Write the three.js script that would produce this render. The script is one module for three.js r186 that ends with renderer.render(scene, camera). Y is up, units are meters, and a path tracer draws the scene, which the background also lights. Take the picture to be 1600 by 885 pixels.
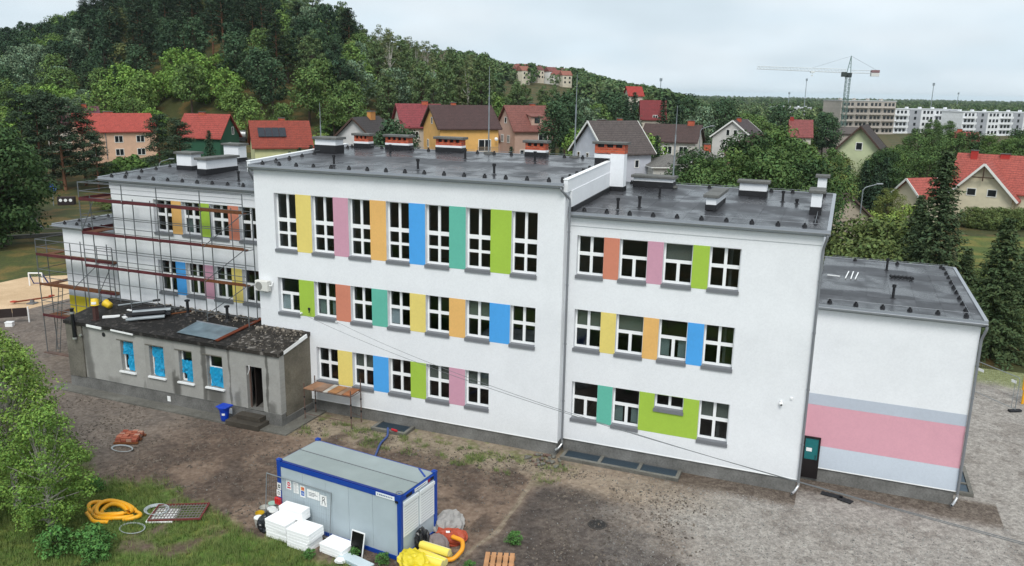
import * as THREE from 'three';
import { mergeGeometries } from 'three/addons/utils/BufferGeometryUtils.js';

// ---------------------------------------------------------------- camera, sky, sun, exposure
const scene = new THREE.Scene();
const camera = new THREE.PerspectiveCamera(38.17, 1600 / 885, 0.5, 20000);
camera.position.set(11.438, 16.404, 34.768);
camera.rotation.set(-0.2305, 0.381, 0.0183, 'YXZ');
const renderer = new THREE.WebGLRenderer({ antialias: true });
renderer.toneMapping = THREE.LinearToneMapping;
renderer.toneMappingExposure = 1.48;
renderer.shadowMap.enabled = true;

// value noise used by the sky and by every procedural texture
const lerp = (a, b, t) => a + (b - a) * t, clamp = (v, a = 0, b = 1) => Math.min(b, Math.max(a, v));
const smooth = (a, b, x) => { const t = clamp((x - a) / (b - a)); return t * t * (3 - 2 * t); };
const hash = (i, j) => { let h = Math.imul(i | 0, 374761393) + Math.imul(j | 0, 668265263) | 0; h = Math.imul(h ^ (h >>> 13), 1274126177); h ^= h >>> 16; return (h >>> 0) / 4294967296; };
function vn(x, y, per = 0) {
  const i = Math.floor(x), j = Math.floor(y), fx = x - i, fy = y - j, u = fx * fx * (3 - 2 * fx), v = fy * fy * (3 - 2 * fy);
  let i0 = i, i1 = i + 1, j0 = j, j1 = j + 1; if (per) { i0 = ((i0 % per) + per) % per; i1 = ((i1 % per) + per) % per; j0 = ((j0 % per) + per) % per; j1 = ((j1 % per) + per) % per; }
  const a = hash(i0, j0), b = hash(i1, j0), c = hash(i0, j1), d = hash(i1, j1), e = a + (b - a) * u;
  return e + (c + (d - c) * u - e) * v;
}
function fbm(x, y, o = 4, per = 0) { let s = 0, a = 0.5, n = 0; for (let k = 0; k < o; k++) { s += a * vn(x + k * 17.3 * (per ? 0 : 1), y + k * 9.1 * (per ? 0 : 1), per); n += a; a *= 0.5; x *= 2; y *= 2; per *= 2; } return s / n; }
function mulberry(a) { return () => { a |= 0; a = a + 0x6D2B79F5 | 0; let t = Math.imul(a ^ a >>> 15, 1 | a); t = t + Math.imul(t ^ t >>> 7, 61 | t) ^ t; return ((t ^ t >>> 14) >>> 0) / 4294967296; }; }

// one overcast sky: thin white cloud over pale blue, alike all round
{
  const w = 1024, h = 512, data = new Float32Array(w * h * 4);
  for (let j = 0; j < h; j++) for (let i = 0; i < w; i++) {
    const el = (j + 0.5) / h * Math.PI - Math.PI / 2, az = (i + 0.5) / w * 2 * Math.PI;
    const dx = Math.cos(el) * Math.cos(az), dz = Math.cos(el) * Math.sin(az), dy = Math.sin(el), k = 1 / (Math.max(dy, 0) + 0.16);
    const cl = smooth(0.40, 0.70, fbm(dx * k * 1.1 + 31, dz * k * 1.1 + 7, 6)), sh = fbm(dx * k * 2.2 + 3, dz * k * 2.2 + 90, 5);
    const up = smooth(-0.02, 0.45, dy), c = cl * (0.35 + 0.65 * up);
    let r = lerp(0.475, 0.52, up), g = lerp(0.555, 0.595, up), b = lerp(0.61, 0.655, up);
    r = lerp(r, 0.62, c) * (0.88 + 0.24 * sh); g = lerp(g, 0.66, c) * (0.88 + 0.24 * sh); b = lerp(b, 0.69, c) * (0.88 + 0.24 * sh);
    const o = (j * w + i) * 4; data[o] = r; data[o + 1] = g; data[o + 2] = b; data[o + 3] = 1;
  }
  const t = new THREE.DataTexture(data, w, h, THREE.RGBAFormat, THREE.FloatType);
  t.mapping = THREE.EquirectangularReflectionMapping; t.magFilter = t.minFilter = THREE.LinearFilter; t.wrapS = THREE.RepeatWrapping; t.needsUpdate = true;
  scene.background = t; scene.environment = t;
}
// the bright part of the cloud cover where the sun stands: very soft shadows
const sun = new THREE.DirectionalLight(0xfffdf8, 1.5);
sun.position.set(12, 60, 46); sun.target.position.set(-5, 0, 0);
sun.castShadow = true; sun.shadow.radius = 45; sun.shadow.mapSize.set(2048, 2048);
Object.assign(sun.shadow.camera, { left: -70, right: 70, top: 60, bottom: -60, near: 1, far: 260 });
scene.add(sun, sun.target);
scene.fog = new THREE.FogExp2(0xd3e2ea, 0.00006);

// ---------------------------------------------------------------- helpers
const taken = new Map();
function numbered(n) { const k = taken.get(n) || 0; taken.set(n, k + 1); return k ? n + '_' + String(k).padStart(3, '0') : n; }
function tag(o, label, category, group) { o.userData.label = label; o.userData.category = category; if (group) o.userData.group = group; return o; }
function thing(name, label, category, pos = [0, 0, 0], turn = 0, group) {
  const o = new THREE.Group(); o.name = numbered(name); o.position.set(...pos); o.rotation.y = turn; scene.add(o); return tag(o, label, category, group);
}
const V = (x, y, z) => new THREE.Vector3(x, y, z);
function prep(g) {                       // plain position, normal, uv in metres by the way a face points
  const keep = g.userData.keepUv; if (g.index) g = g.toNonIndexed();
  for (const k of Object.keys(g.attributes)) if (!['position', 'normal', 'uv', 'color'].includes(k)) g.deleteAttribute(k);
  if (!g.attributes.normal) g.computeVertexNormals();
  if (!keep) {
    const p = g.attributes.position, n = g.attributes.normal, uv = new Float32Array(p.count * 2);
    for (let i = 0; i < p.count; i++) {
      const ax = Math.abs(n.getX(i)), ay = Math.abs(n.getY(i)), az = Math.abs(n.getZ(i));
      if (ay > ax && ay > az) { uv[2 * i] = p.getX(i); uv[2 * i + 1] = p.getZ(i); } else if (ax > az) { uv[2 * i] = p.getZ(i); uv[2 * i + 1] = p.getY(i); } else { uv[2 * i] = p.getX(i); uv[2 * i + 1] = p.getY(i); }
    }
    g.setAttribute('uv', new THREE.BufferAttribute(uv, 2));
  }
  return g;
}
function mesh(name, geos, mat, parent) {
  const list = (Array.isArray(geos) ? geos : [geos]).map(prep), g = list.length > 1 ? mergeGeometries(list) : list[0];
  const m = new THREE.Mesh(g, mat); m.castShadow = m.receiveShadow = true; m.name = parent ? name : numbered(name); (parent || scene).add(m); return m;
}
function structure(name, geos, mat, kind = 'structure') { const m = mesh(name, geos, mat); m.userData.kind = kind; return m; }
const box = (x0, x1, y0, y1, z0, z1) => new THREE.BoxGeometry(Math.abs(x1 - x0), Math.abs(y1 - y0), Math.abs(z1 - z0)).translate((x0 + x1) / 2, (y0 + y1) / 2, (z0 + z1) / 2);
function bevelBox(x0, x1, y0, y1, z0, z1, b = 0.02) {
  const s = new THREE.Shape(), w = x1 - x0, h = y1 - y0; s.moveTo(b, b); s.lineTo(w - b, b); s.lineTo(w - b, h - b); s.lineTo(b, h - b); s.closePath();
  return new THREE.ExtrudeGeometry(s, { depth: z1 - z0 - 2 * b, bevelEnabled: true, bevelThickness: b, bevelSize: b, bevelSegments: 1 }).translate(x0, y0, z0 + b);
}
function bar(a, b, r, seg = 6, r2 = r) {
  const d = V(b[0] - a[0], b[1] - a[1], b[2] - a[2]), l = d.length(), g = new THREE.CylinderGeometry(r2, r, l, seg);
  g.applyQuaternion(new THREE.Quaternion().setFromUnitVectors(V(0, 1, 0), d.normalize())); return g.translate((a[0] + b[0]) / 2, (a[1] + b[1]) / 2, (a[2] + b[2]) / 2);
}
function beam(a, b, w, h) {              // rectangular bar lying between two points
  const d = V(b[0] - a[0], b[1] - a[1], b[2] - a[2]), l = d.length(), g = new THREE.BoxGeometry(w, h, l);
  const m = new THREE.Matrix4().lookAt(V(0, 0, 0), d, V(0, 1, 0.001)); g.applyMatrix4(m); return g.translate((a[0] + b[0]) / 2, (a[1] + b[1]) / 2, (a[2] + b[2]) / 2);
}
const tube = (pts, r, seg = 24, rad = 8, closed = false) => new THREE.TubeGeometry(new THREE.CatmullRomCurve3(pts.map(p => V(...p)), closed, 'catmullrom', 0.35), seg, r, rad, closed);
const cyl = (x, y0, y1, z, r, seg = 12, r2 = r) => new THREE.CylinderGeometry(r2, r, y1 - y0, seg).translate(x, (y0 + y1) / 2, z);
function poly(points, y) {               // flat sheet from x,z points
  const s = new THREE.Shape(points.map(([x, z]) => new THREE.Vector2(x, -z))); return new THREE.ShapeGeometry(s).rotateX(-Math.PI / 2).translate(0, y, 0);
}
function panelWithHoles(x0, x1, y0, y1, holes, z0, depth) {
  const s = new THREE.Shape(); s.moveTo(x0, y0); s.lineTo(x1, y0); s.lineTo(x1, y1); s.lineTo(x0, y1); s.closePath();
  for (const [a, b, c, d] of holes) { const h = new THREE.Path(); h.moveTo(a, c); h.lineTo(a, d); h.lineTo(b, d); h.lineTo(b, c); h.closePath(); s.holes.push(h); }
  return new THREE.ExtrudeGeometry(s, { depth, bevelEnabled: false }).translate(0, 0, z0);
}

// ---------------------------------------------------------------- textures and materials
function texture(n, f, metres = 1, srgb = true) {
  const d = new Uint8Array(n * n * 4);
  for (let j = 0; j < n; j++) for (let i = 0; i < n; i++) { const c = f(i / n, j / n), o = (j * n + i) * 4; d[o] = clamp(c[0], 0, 255); d[o + 1] = clamp(c[1], 0, 255); d[o + 2] = clamp(c[2], 0, 255); d[o + 3] = 255; }
  const t = new THREE.DataTexture(d, n, n); t.wrapS = t.wrapT = THREE.RepeatWrapping; t.magFilter = THREE.LinearFilter; t.minFilter = THREE.LinearMipmapLinearFilter; t.generateMipmaps = true;
  if (srgb) t.colorSpace = THREE.SRGBColorSpace; t.repeat.set(1 / metres, 1 / metres); t.needsUpdate = true; return t;
}
const grey = (f) => (u, v) => { const g = f(u, v); return [g, g, g]; };
const tileN = (u, v, per, o = 4) => fbm(u * per, v * per, o, per);
const T = {
  plaster: texture(512, (u, v) => { const a = tileN(u, v, 5, 5), b = tileN(u + 0.37, v, 90, 2); const g = 233 + (a - 0.5) * 12 + (b - 0.5) * 8; return [g - 1, g + 1, g + 4]; }, 6),
  grain: texture(256, grey((u, v) => 255 * tileN(u, v, 64, 2)), 0.9, false),
  rough: texture(256, grey((u, v) => 255 * tileN(u, v, 24, 4)), 2.2, false),
  bitumen: texture(512, (u, v) => { const a = tileN(u, v, 6, 5), b = tileN(u, v + 0.3, 3, 3), c = tileN(u, v, 110, 2); const g = 58 + (a - 0.5) * 36 + (b - 0.5) * 26 + (c - 0.5) * 18; return [g, g + 1, g + 5]; }, 7),
  wet: texture(512, grey((u, v) => { const a = tileN(u, v, 4, 5), s = tileN(u * 1, v, 9, 3); return 95 + 125 * smooth(0.36, 0.62, a * 0.7 + s * 0.3); }), 6, false),
  tiles: texture(256, (u, v) => { const r = v * 8 % 1, g = 205 + (tileN(u, v, 20, 3) - 0.5) * 70 - (r < 0.16 ? 50 : 0) - ((u * 8 % 1) < 0.1 ? 18 : 0); return [g, g, g]; }, 2.6),
  faint: texture(256, (u, v) => { const g = 244 + (tileN(u, v, 6, 5) - 0.5) * 26; return [g, g, g]; }, 4),
  mottle: texture(256, (u, v) => { const g = 215 + (tileN(u, v, 8, 5) - 0.5) * 70; return [g, g, g]; }, 3),
  concrete: texture(512, (u, v) => { const a = tileN(u, v, 6, 5), b = tileN(u, v, 70, 2), g = 128 + (a - 0.5) * 50 + (b - 0.5) * 26; return [g, g - 1, g - 5]; }, 4),
  brick: texture(256, (u, v) => { const row = Math.floor(v * 12), y = v * 12 % 1, x = (u * 5 + (row % 2) * 0.5) % 1, m = y < 0.16 || x < 0.06, k = hash(row, Math.floor(u * 5 + (row % 2) * 0.5)); if (m) return [150, 135, 122]; return [176 + k * 45, 78 + k * 34, 52 + k * 24]; }, 1.2),
  wood: texture(256, (u, v) => { const g = tileN(u, v * 0.2, 30, 3), k = tileN(u, v, 4, 3); return [150 + g * 60 + k * 20, 104 + g * 42 + k * 10, 68 + g * 26]; }, 1.1),
  rubble: texture(512, (u, v) => { const a = tileN(u, v, 26, 4), b = tileN(u, v + 0.5, 7, 4), g = 40 + smooth(0.5, 0.8, a) * 85 + (b - 0.5) * 50; return [g + 5, g, g - 5]; }, 4),
  grass: texture(512, (u, v) => { const a = tileN(u, v, 7, 5), b = tileN(u, v, 100, 2), k = smooth(0.35, 0.7, a); return [lerp(82, 128, k) + (b - 0.5) * 40, lerp(96, 116, k) + (b - 0.5) * 40, lerp(48, 72, k) + (b - 0.5) * 24]; }, 14),
  sand: texture(512, (u, v) => { const a = tileN(u, v, 6, 5), b = tileN(u, v, 120, 2), g = (a - 0.5) * 34 + (b - 0.5) * 22; return [196 + g, 168 + g, 134 + g]; }, 9),
  asphalt: texture(512, (u, v) => { const a = tileN(u, v, 5, 5), b = tileN(u, v, 120, 2), g = 104 + (a - 0.5) * 26 + (b - 0.5) * 24; return [g, g, g + 3]; }, 8),
};
const hex = (c) => new THREE.Color(c);
function mat(color, o = {}) { return new THREE.MeshStandardMaterial({ color: hex(color), roughness: 0.85, metalness: 0, ...o }); }
const bump = (t, s, m) => { const b = t.clone(); b.repeat.set(1 / m, 1 / m); b.needsUpdate = true; return { bumpMap: b, bumpScale: s }; };
const M = {
  white: mat(0xfdfdfd, { map: T.plaster, roughness: 0.92, ...bump(T.grain, 0.002, 0.7) }),
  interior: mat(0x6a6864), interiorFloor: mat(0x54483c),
  frame: mat(0xf2f3f3, { roughness: 0.4 }),
  glass: new THREE.MeshPhysicalMaterial({ color: 0xd7dddf, transmission: 1, thickness: 0, roughness: 0.02, ior: 1.5 }),
  sill: mat(0x7b7d82, { roughness: 0.5, metalness: 0.2 }),
  trim: mat(0xa3a7ac, { roughness: 0.42, metalness: 0.5 }),
  pipe: mat(0x85888d, { roughness: 0.45, metalness: 0.35 }),
  pipeEnd: mat(0xc9cbcd, { roughness: 0.3, metalness: 0.7 }),
  plinth: mat(0xececee, { map: T.concrete, ...bump(T.rough, 0.004, 1.3) }),
  black: mat(0x17171b, { roughness: 0.6 }),
  rubber: mat(0x1d1e22, { roughness: 0.85 }),
  galvan: mat(0xaab2b7, { roughness: 0.5, metalness: 0.4, map: T.mottle }),
  brick: mat(0xf0d8cc, { map: T.brick, ...bump(T.rough, 0.01, 0.5) }),
  capConcrete: mat(0xc4c6c7, { map: T.concrete }),
  steel: mat(0x84878a, { roughness: 0.5, metalness: 0.5 }),
  rust: mat(0x7a6258, { roughness: 0.8, map: T.mottle }),
  darkWood: mat(0x9a8774, { map: T.wood }),
  wood: mat(0xe8c9a8, { map: T.wood }),
  concrete: mat(0xd8d6d0, { map: T.concrete, ...bump(T.rough, 0.006, 1.1) }),
  grate: mat(0x4b5a66, { roughness: 0.5, metalness: 0.4 }),
};
const roofMats = [0, 1, 2, 3].map((c, i) => { const map = T.bitumen.clone(), r = T.wet.clone(); map.offset.set(i * 0.27, i * 0.41);  map.needsUpdate = r.needsUpdate = true; return mat(0xffffff, { map, roughness: 0.62, roughnessMap: r, ...bump(T.rough, 0.006, 1.7) }); });
// ---------------------------------------------------------------- terrain: flat yard and plain, wooded hill rising behind the houses
const FX = -Math.sin(0.381), FZ = -Math.cos(0.381), RX = Math.cos(0.381), RZ = -Math.sin(0.381), CX = 11.438, CZ = 34.768;
// ground coordinates: t metres out from the viewpoint, bearing counted as the column it is seen in
function pol(col, t, y = 2) { const s = (col - 800) / 1278 * (0.9735 * t + 0.2285 * (16.4 - y)); return [CX + t * FX + s * RX, CZ + t * FZ + s * RZ]; }
const cols = [-700, -300, 0, 200, 350, 500, 600, 700, 800, 900, 1000, 1100, 1250, 1600, 2300];
const rows = [0, 70, 118, 140, 170, 210, 260, 310, 400, 600, 900, 1500, 9000];
const alt = [
  [-.75, -.75, -.75, 0, 2, 7, 14, 19, 20, 18, 8, 0, -1], [-.75, -.75, -.75, 0, 2.5, 7, 14, 19, 21, 19, 8, 0, -1], [-.75, -.75, -.75, .5, 3, 8, 14, 19, 22, 21, 10, 0, -1],
  [-.75, -.75, -.5, 1, 4, 15, 28, 34, 32, 24, 10, 0, -1], [-.75, -.75, 0, 2.2, 6, 22, 36, 41, 37, 24, 10, 0, -1], [-.75, -.75, .2, 3, 7, 18, 28, 32, 30, 26, 12, 0, -1],
  [-.75, -.75, .4, 3.6, 6.5, 12, 17, 19, 19, 27, 14, 0, -1], [-.75, -.75, .5, 3.8, 6, 9, 12, 14, 16, 31, 16, 0, -1], [-.75, -.75, 1.5, 3.8, 5, 5.5, 6, 6.5, 9, 25, 14, 0, -1],
  [-.75, -.75, 2.6, 4.6, 5, 5.5, 6, 6.5, 9, 20, 10, 0, -1], [-.75, -.75, 2, 3.6, 4.2, 4.8, 5, 5, 6, 9, 4, 0, -1], [-.75, -.75, .6, 2.4, 3, 3, 2.4, 2, 1, 0, 0, 0, -1],
  [-.75, -.75, -.75, -.75, -.75, -.75, -.75, -.75, -.75, -.75, -.75, -.75, -1], [-.75, -.75, -.75, -.75, -.75, -.75, -.75, -.75, -.75, -.75, -.75, -.75, -1], [-.75, -.75, -.75, -.75, -.75, -.75, -.75, -.75, -.75, -.75, -.75, -.75, -1]];
function cell(a, v) { let i = 0; while (i < a.length - 2 && v > a[i + 1]) i++; const k = clamp((v - a[i]) / (a[i + 1] - a[i])); return [i, k * k * (3 - 2 * k) * 0.5 + k * 0.5]; }
function groundAt(x, z) {
  const dx = x - CX, dz = z - CZ, t = dx * FX + dz * FZ, s = dx * RX + dz * RZ; if (t < 20) return -0.75;
  const col = 800 + 1278 * s / (0.9735 * t + 3.4), [i, u] = cell(cols, col), [j, v] = cell(rows, t);
  const h = lerp(lerp(alt[i][j], alt[i + 1][j], u), lerp(alt[i][j + 1], alt[i + 1][j + 1], u), v);
  return h + (h > 2 ? Math.min(1, (h - 2) / 8) * (fbm(x * 0.03 + 50, z * 0.03 + 50, 3) - 0.5) * 5 : 0);
}
{
  const ts = [-40, 20, 40, 60]; for (let t = 75; t < 420; t += 9) ts.push(t); for (let t = 440; t < 9000; t *= 1.13) ts.push(t); ts.push(9500);
  const cs = []; for (let c = -2200; c <= 3400; c += 40) cs.push(c);
  const pos = [], idx = [];
  for (const t of ts) for (const c of cs) {
    const te = Math.max(t, 20), s = (c - 800) / 1278 * (0.9735 * te + 3.4) + (t < 60 ? (c - 800) / 1600 * 70 : 0), x = CX + t * FX + s * RX, z = CZ + t * FZ + s * RZ;
    pos.push(x, groundAt(x, z), z);
  }
  for (let j = 0; j < ts.length - 1; j++) for (let i = 0; i < cs.length - 1; i++) { const a = j * cs.length + i, b = a + 1, c = a + cs.length, d = c + 1; idx.push(a, b, c, b, d, c); }
  const g = new THREE.BufferGeometry(); g.setAttribute('position', new THREE.Float32BufferAttribute(pos, 3)); g.setIndex(idx); g.computeVertexNormals();
  structure('terrain', g, mat(0xb8a888, { map: T.grass, roughness: 1 }));
}

// the building yard: one sheet of trodden earth, gravel, old asphalt and grass
const lineAt = (pts, x) => { if (x <= pts[0][0]) return pts[0][1]; for (let i = 1; i < pts.length; i++) if (x <= pts[i][0]) return lerp(pts[i - 1][1], pts[i][1], (x - pts[i - 1][0]) / (pts[i][0] - pts[i - 1][0])); return pts[pts.length - 1][1]; };
const grassEdge = [[-40, 6], [-30, 7.4], [-21, 9.2], [-18.2, 10.3], [-15.7, 9.9], [-12.4, 10.3], [-9.9, 11], [-7.7, 11.5], [-3, 11.9], [-1.6, 11.2], [1.5, 13], [40, 16]];
const grassiness = (x, z) => smooth(-0.5, 0.7, z - lineAt(grassEdge, x) + (fbm(x * 0.7, z * 0.7, 4) - 0.5) * 2.2) * smooth(0.25, 0.5, fbm(x * 0.5 + 9, z * 0.5, 4) + 0.12);
const YX0 = -46, YX1 = 36, YZ0 = -24, YZ1 = 24;
{
  const w = 2048, h = 1200, d = new Uint8Array(w * h * 4), mix = (a, b, k) => [lerp(a[0], b[0], k), lerp(a[1], b[1], k), lerp(a[2], b[2], k)];
  for (let j = 0; j < h; j += 2) for (let i = 0; i < w; i += 2) {
    const x = lerp(YX0, YX1, (i + 1) / w), z = lerp(YZ0, YZ1, (j + 1) / h);
    const n1 = fbm(x * 0.35, z * 0.35, 5), n2 = fbm(x * 1.3 + 40, z * 1.3, 4);
    let c = mix([90, 75, 64], [124, 105, 90], smooth(0.3, 0.7, n1));
    c = mix(c, [72, 60, 52], smooth(0.5, 0.72, n2) * 0.7);                                                      // damp earth
    c = mix(c, [112, 104, 97], smooth(-16, -21, x) * 0.7);                                                       // old asphalt on the left
    const sandy = smooth(3.4, 1.6, z + (n2 - 0.5) * 2.4) * smooth(-14.5, -13, x) * smooth(4, -1, x); c = mix(c, [150, 138, 118], sandy * 0.75);
    c = mix(c, [106, 110, 66], sandy * smooth(0.55, 0.7, fbm(x * 2.2 + 5, z * 2.2, 3)) * 0.6);                    // weeds along the wall
    const gr = smooth(1, 9.5, x + (n1 - 0.5) * 7 - Math.max(0, z - 4) * 0.25);                                    // pale crushed stone on the right
    c = mix(c, [149, 144, 138], gr * 0.94); c = mix(c, [112, 104, 97], gr * smooth(0.5, 0.75, n2) * 0.45);
    const sandR = smooth(0.4, 1.5, x) * smooth(9.5, 4, x) * smooth(4.2, 2.6, z + (n1 - 0.5) * 3); c = mix(c, [152, 136, 118], sandR * 0.6);
    const edge = lineAt([[-1, -0.4], [7.4, 0.1], [10.5, -0.6], [24, -2]], z);
    const dk = smooth(edge - 0.2, edge + 0.7, x) * smooth(5.5, 2.6, x - Math.max(0, z - 4.5) * 1.3 + (n2 - 0.5) * 3) * smooth(2.6, 4.2, z + (n1 - 0.5) * 2.6); c = mix(c, [66, 61, 59], dk * 0.62);   // dark tar patch
    const seam = smooth(0.16, 0.05, Math.abs(x - edge + (n2 - 0.5) * 0.3)) * smooth(-1, 0.4, z); c = mix(c, [134, 122, 104], seam * 0.75);
    const dirtStrip = smooth(1.3, 0.5, z + 0.4 - (x > 10.9 ? -1.6 : 0) + (n2 - 0.5) * 0.5) * smooth(3, 6, x) * (x < 19 ? 1 : 0) * smooth(-3.4, -2.9, z); c = mix(c, [82, 70, 60], dirtStrip * 0.75);
    const gs = grassiness(x, z); c = mix(c, mix([80, 118, 32], [118, 130, 52], smooth(0.42, 0.68, n2)), gs * 0.9);
    if (z < -8 && x > 12) c = mix(c, [112, 120, 70], smooth(-19.5, -22, z + (n2 - 0.5) * 2) * 0.8);
    for (let v = 0; v < 2; v++) for (let u = 0; u < 2; u++) {
      const X = lerp(YX0, YX1, (i + u + 0.5) / w), Z = lerp(YZ0, YZ1, (j + v + 0.5) / h), lit = (fbm(X * 7, Z * 7, 3) - 0.5) * (50 + 6 * gr) + (hash(i + u, j + v) - 0.5) * (14 + 26 * gr), o = ((j + v) * w + i + u) * 4;
      d[o] = clamp(c[0] + lit, 0, 255); d[o + 1] = clamp(c[1] + lit, 0, 255); d[o + 2] = clamp(c[2] + lit * 0.95, 0, 255); d[o + 3] = 255;
    }
  }
  const t = new THREE.DataTexture(d, w, h); t.magFilter = THREE.LinearFilter; t.minFilter = THREE.LinearMipmapLinearFilter; t.generateMipmaps = true; t.colorSpace = THREE.SRGBColorSpace; t.needsUpdate = true;
  const g = new THREE.PlaneGeometry(YX1 - YX0, YZ1 - YZ0, 164, 96).rotateX(-Math.PI / 2).translate((YX0 + YX1) / 2, 0, (YZ0 + YZ1) / 2), p = g.attributes.position, uv = g.attributes.uv;
  for (let i = 0; i < p.count; i++) { const x = p.getX(i), z = p.getZ(i); p.setY(i, -0.7 + (fbm(x * 0.6, z * 0.6, 3) - 0.5) * 0.09 * smooth(0.6, 2, z)); uv.setXY(i, (x - YX0) / (YX1 - YX0), (z - YZ0) / (YZ1 - YZ0)); }
  g.computeVertexNormals(); g.userData.keepUv = true; const ng = prep(g); 
  const b = T.rough.clone(); b.repeat.set(70, 42); b.needsUpdate = true;
  const m = new THREE.Mesh(ng, new THREE.MeshStandardMaterial({ map: t, roughness: 0.95, bumpMap: b, bumpScale: 0.02 })); m.name = 'yard_ground'; m.receiveShadow = true; m.userData.kind = 'structure'; scene.add(m);
}
const yardY = (x, z) => -0.7 + (fbm(x * 0.6, z * 0.6, 3) - 0.5) * 0.09 * smooth(0.6, 2, z);

// playground, lawns and streets on the far left
structure('lawn', poly([[-44, -2], [-46.2, 3], [-90, 10], [-100, -40], [-74, -34], [-50, -46], [-36, -30], [-36, -8]], -0.735), mat(0xc8bf92, { map: T.grass, roughness: 1 }));
structure('sand_playground', poly([[-42, -8], [-44, -3.6], [-47, -5.8], [-56, -12.6], [-56, -15.5], [-52, -19], [-46, -19.5], [-36.5, -16], [-36.5, -9]], -0.72), mat(0xffffff, { map: T.sand, roughness: 1 }));
structure('street', poly([[-100, -28], [-74, -35], [-60, -52], [-36, -72], [-34, -79], [-62, -58], [-81, -43.5], [-104, -36]], -0.71), mat(0xb8b8ba, { map: T.asphalt }));
structure('kerb', [beam([-74, -0.66, -34.8], [-60, -0.66, -51.8], 0.2, 0.14), beam([-100, -0.66, -27.8], [-74, -0.66, -34.8], 0.2, 0.14)], M.concrete);
structure('grass_verge', poly([[-104, -37], [-82, -45], [-62, -60], [-66, -66], [-86, -50], [-108, -42]], -0.715), mat(0xd9d39a, { map: T.grass, roughness: 1 }));
structure('low_wall', [beam([-75, -0.55, -27], [-67.5, -0.55, -36.5], 0.4, 0.45)], M.concrete);
tag(scene.children[scene.children.length - 1], 'low pale concrete wall between lawn and street', 'wall'); delete scene.children[scene.children.length - 1].userData.kind;
// paving round the old annex
{
  structure('annex_paving', [box(-29.6, -13.2, -0.8, -0.62, 2.6, 3.45), box(-14.1, -13.2, -0.8, -0.621, -0.2, 2.6)], M.concrete);
}
// ---------------------------------------------------------------- the school
const school = thing('school_building', 'long white three storey school with coloured panels between its windows', 'building');
const panelMats = {}; for (const [k, c] of Object.entries({ yellow: 0xe6d074, pink: 0xcc97a8, orange: 0xe6b369, blue: 0x4ba2e4, teal: 0x62b59f, green: 0xa2c144, coral: 0xcf8268, rose: 0xd9a0ab, greyBand: 0xb9bfc8, paleBand: 0xc9d0d8, sunny: 0xd9c532 })) panelMats[k] = mat(c, { map: (() => { const t = T.plaster; return t; })(), roughness: 0.92, ...bump(T.grain, 0.002, 0.7) });
for (const k in panelMats) panelMats[k].color.multiplyScalar(1.22);
M.blind = mat(0xa9a596); M.curtain = mat(0xb9c4ba);
const rowsY = { top: [8.08, 11.03], hall: [8.17, 10.03], mid: [4.64, 6.53], low: [1.1, 2.96] };
const opening = [];   // everything cut in the fronts
function addWindow(x0, x1, y0, y1, zf, kind, extra) {
  const w = new THREE.Group(); w.name = 'window'; w.position.set((x0 + x1) / 2, y0, zf - 0.32); school.add(w);
  const W = x1 - x0, H = y1 - y0, b = [], panes = [], f = 0.07, z0 = 0, z1 = 0.075;
  const hbar = (y, t) => b.push(box(-W / 2 + f, W / 2 - f, y - t / 2, y + t / 2, z0 + 0.002, z1 - 0.002));
  const vbar = (x, ya, yb, t) => b.push(box(x - t / 2, x + t / 2, ya, yb, z0 + 0.004, z1 + 0.004));
  const base = 0.11;
  b.push(box(-W / 2, -W / 2 + f, 0, H, z0, z1), box(W / 2 - f, W / 2, 0, H, z0, z1), box(-W / 2 + f, W / 2 - f, H - f, H, z0, z1), box(-W / 2 + f, W / 2 - f, 0, base, z0, z1));
  const pane = (a, c, d, e) => panes.push([a, c, d, e]);
  const L = -W / 2 + f, Rr = W / 2 - f, mid = 0.055;
  if (kind === 'tall') {
    const a = H * 0.52, c = H * 0.285; hbar(a, 0.2); hbar(c, 0.13); vbar(0, base, H - f, 0.13);
    for (const [p, q] of [[base, c - 0.06], [c + 0.06, a - 0.1], [a + 0.1, H - f]]) { pane(L, -mid, p, q); pane(mid, Rr, p, q); }
  } else if (kind === 'four') {
    const a = H * 0.535; hbar(a, 0.16); vbar(0, base, H - f, 0.13); for (const [p, q] of [[base, a - 0.08], [a + 0.08, H - f]]) { pane(L, -mid, p, q); pane(mid, Rr, p, q); }
  } else if (kind === 'tee') {
    const a = H * 0.54; hbar(a, 0.15); vbar(0, base, a, 0.14); pane(L, -mid, base, a - 0.07); pane(mid, Rr, base, a - 0.07); pane(L, Rr, a + 0.07, H - f);
  } else { vbar(0, base, H - f, 0.12); pane(L, -mid, base, H - f); pane(mid, Rr, base, H - f); }
  mesh('frame', b, M.frame, w);
  for (const [a, c, d, e] of panes) mesh('pane', box(a, c, d, e, 0.03, 0.036), M.glass, w);
  mesh('sill', [box(-W / 2 - 0.03, W / 2 + 0.03, -0.05, -0.004, 0.33, 0.39), box(-W / 2, W / 2, -0.03, 0.004, 0.06, 0.332), box(-W / 2 - 0.03, W / 2 + 0.03, -0.16, -0.05, 0.36, 0.39)], M.sill, w);
  if (extra === 'blind') mesh('blind', box(L, Rr, H * 0.56, H - f, -0.06, -0.05), M.blind, w);
  if (extra === 'curtain') mesh('curtain', [box(L, -0.2, base, H * 0.52, -0.1, -0.08), box(0.2, Rr, base, H * 0.52, -0.1, -0.08)], M.curtain, w);
  if (extra === 'tilted') mesh('open_sash', new THREE.BoxGeometry(W / 2 - 0.1, H * 0.42, 0.04).rotateX(-0.14).translate(-W / 4, H * 0.28, -0.06), M.frame, w);
  opening.push([x0, x1, y0, y1]);
}
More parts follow.
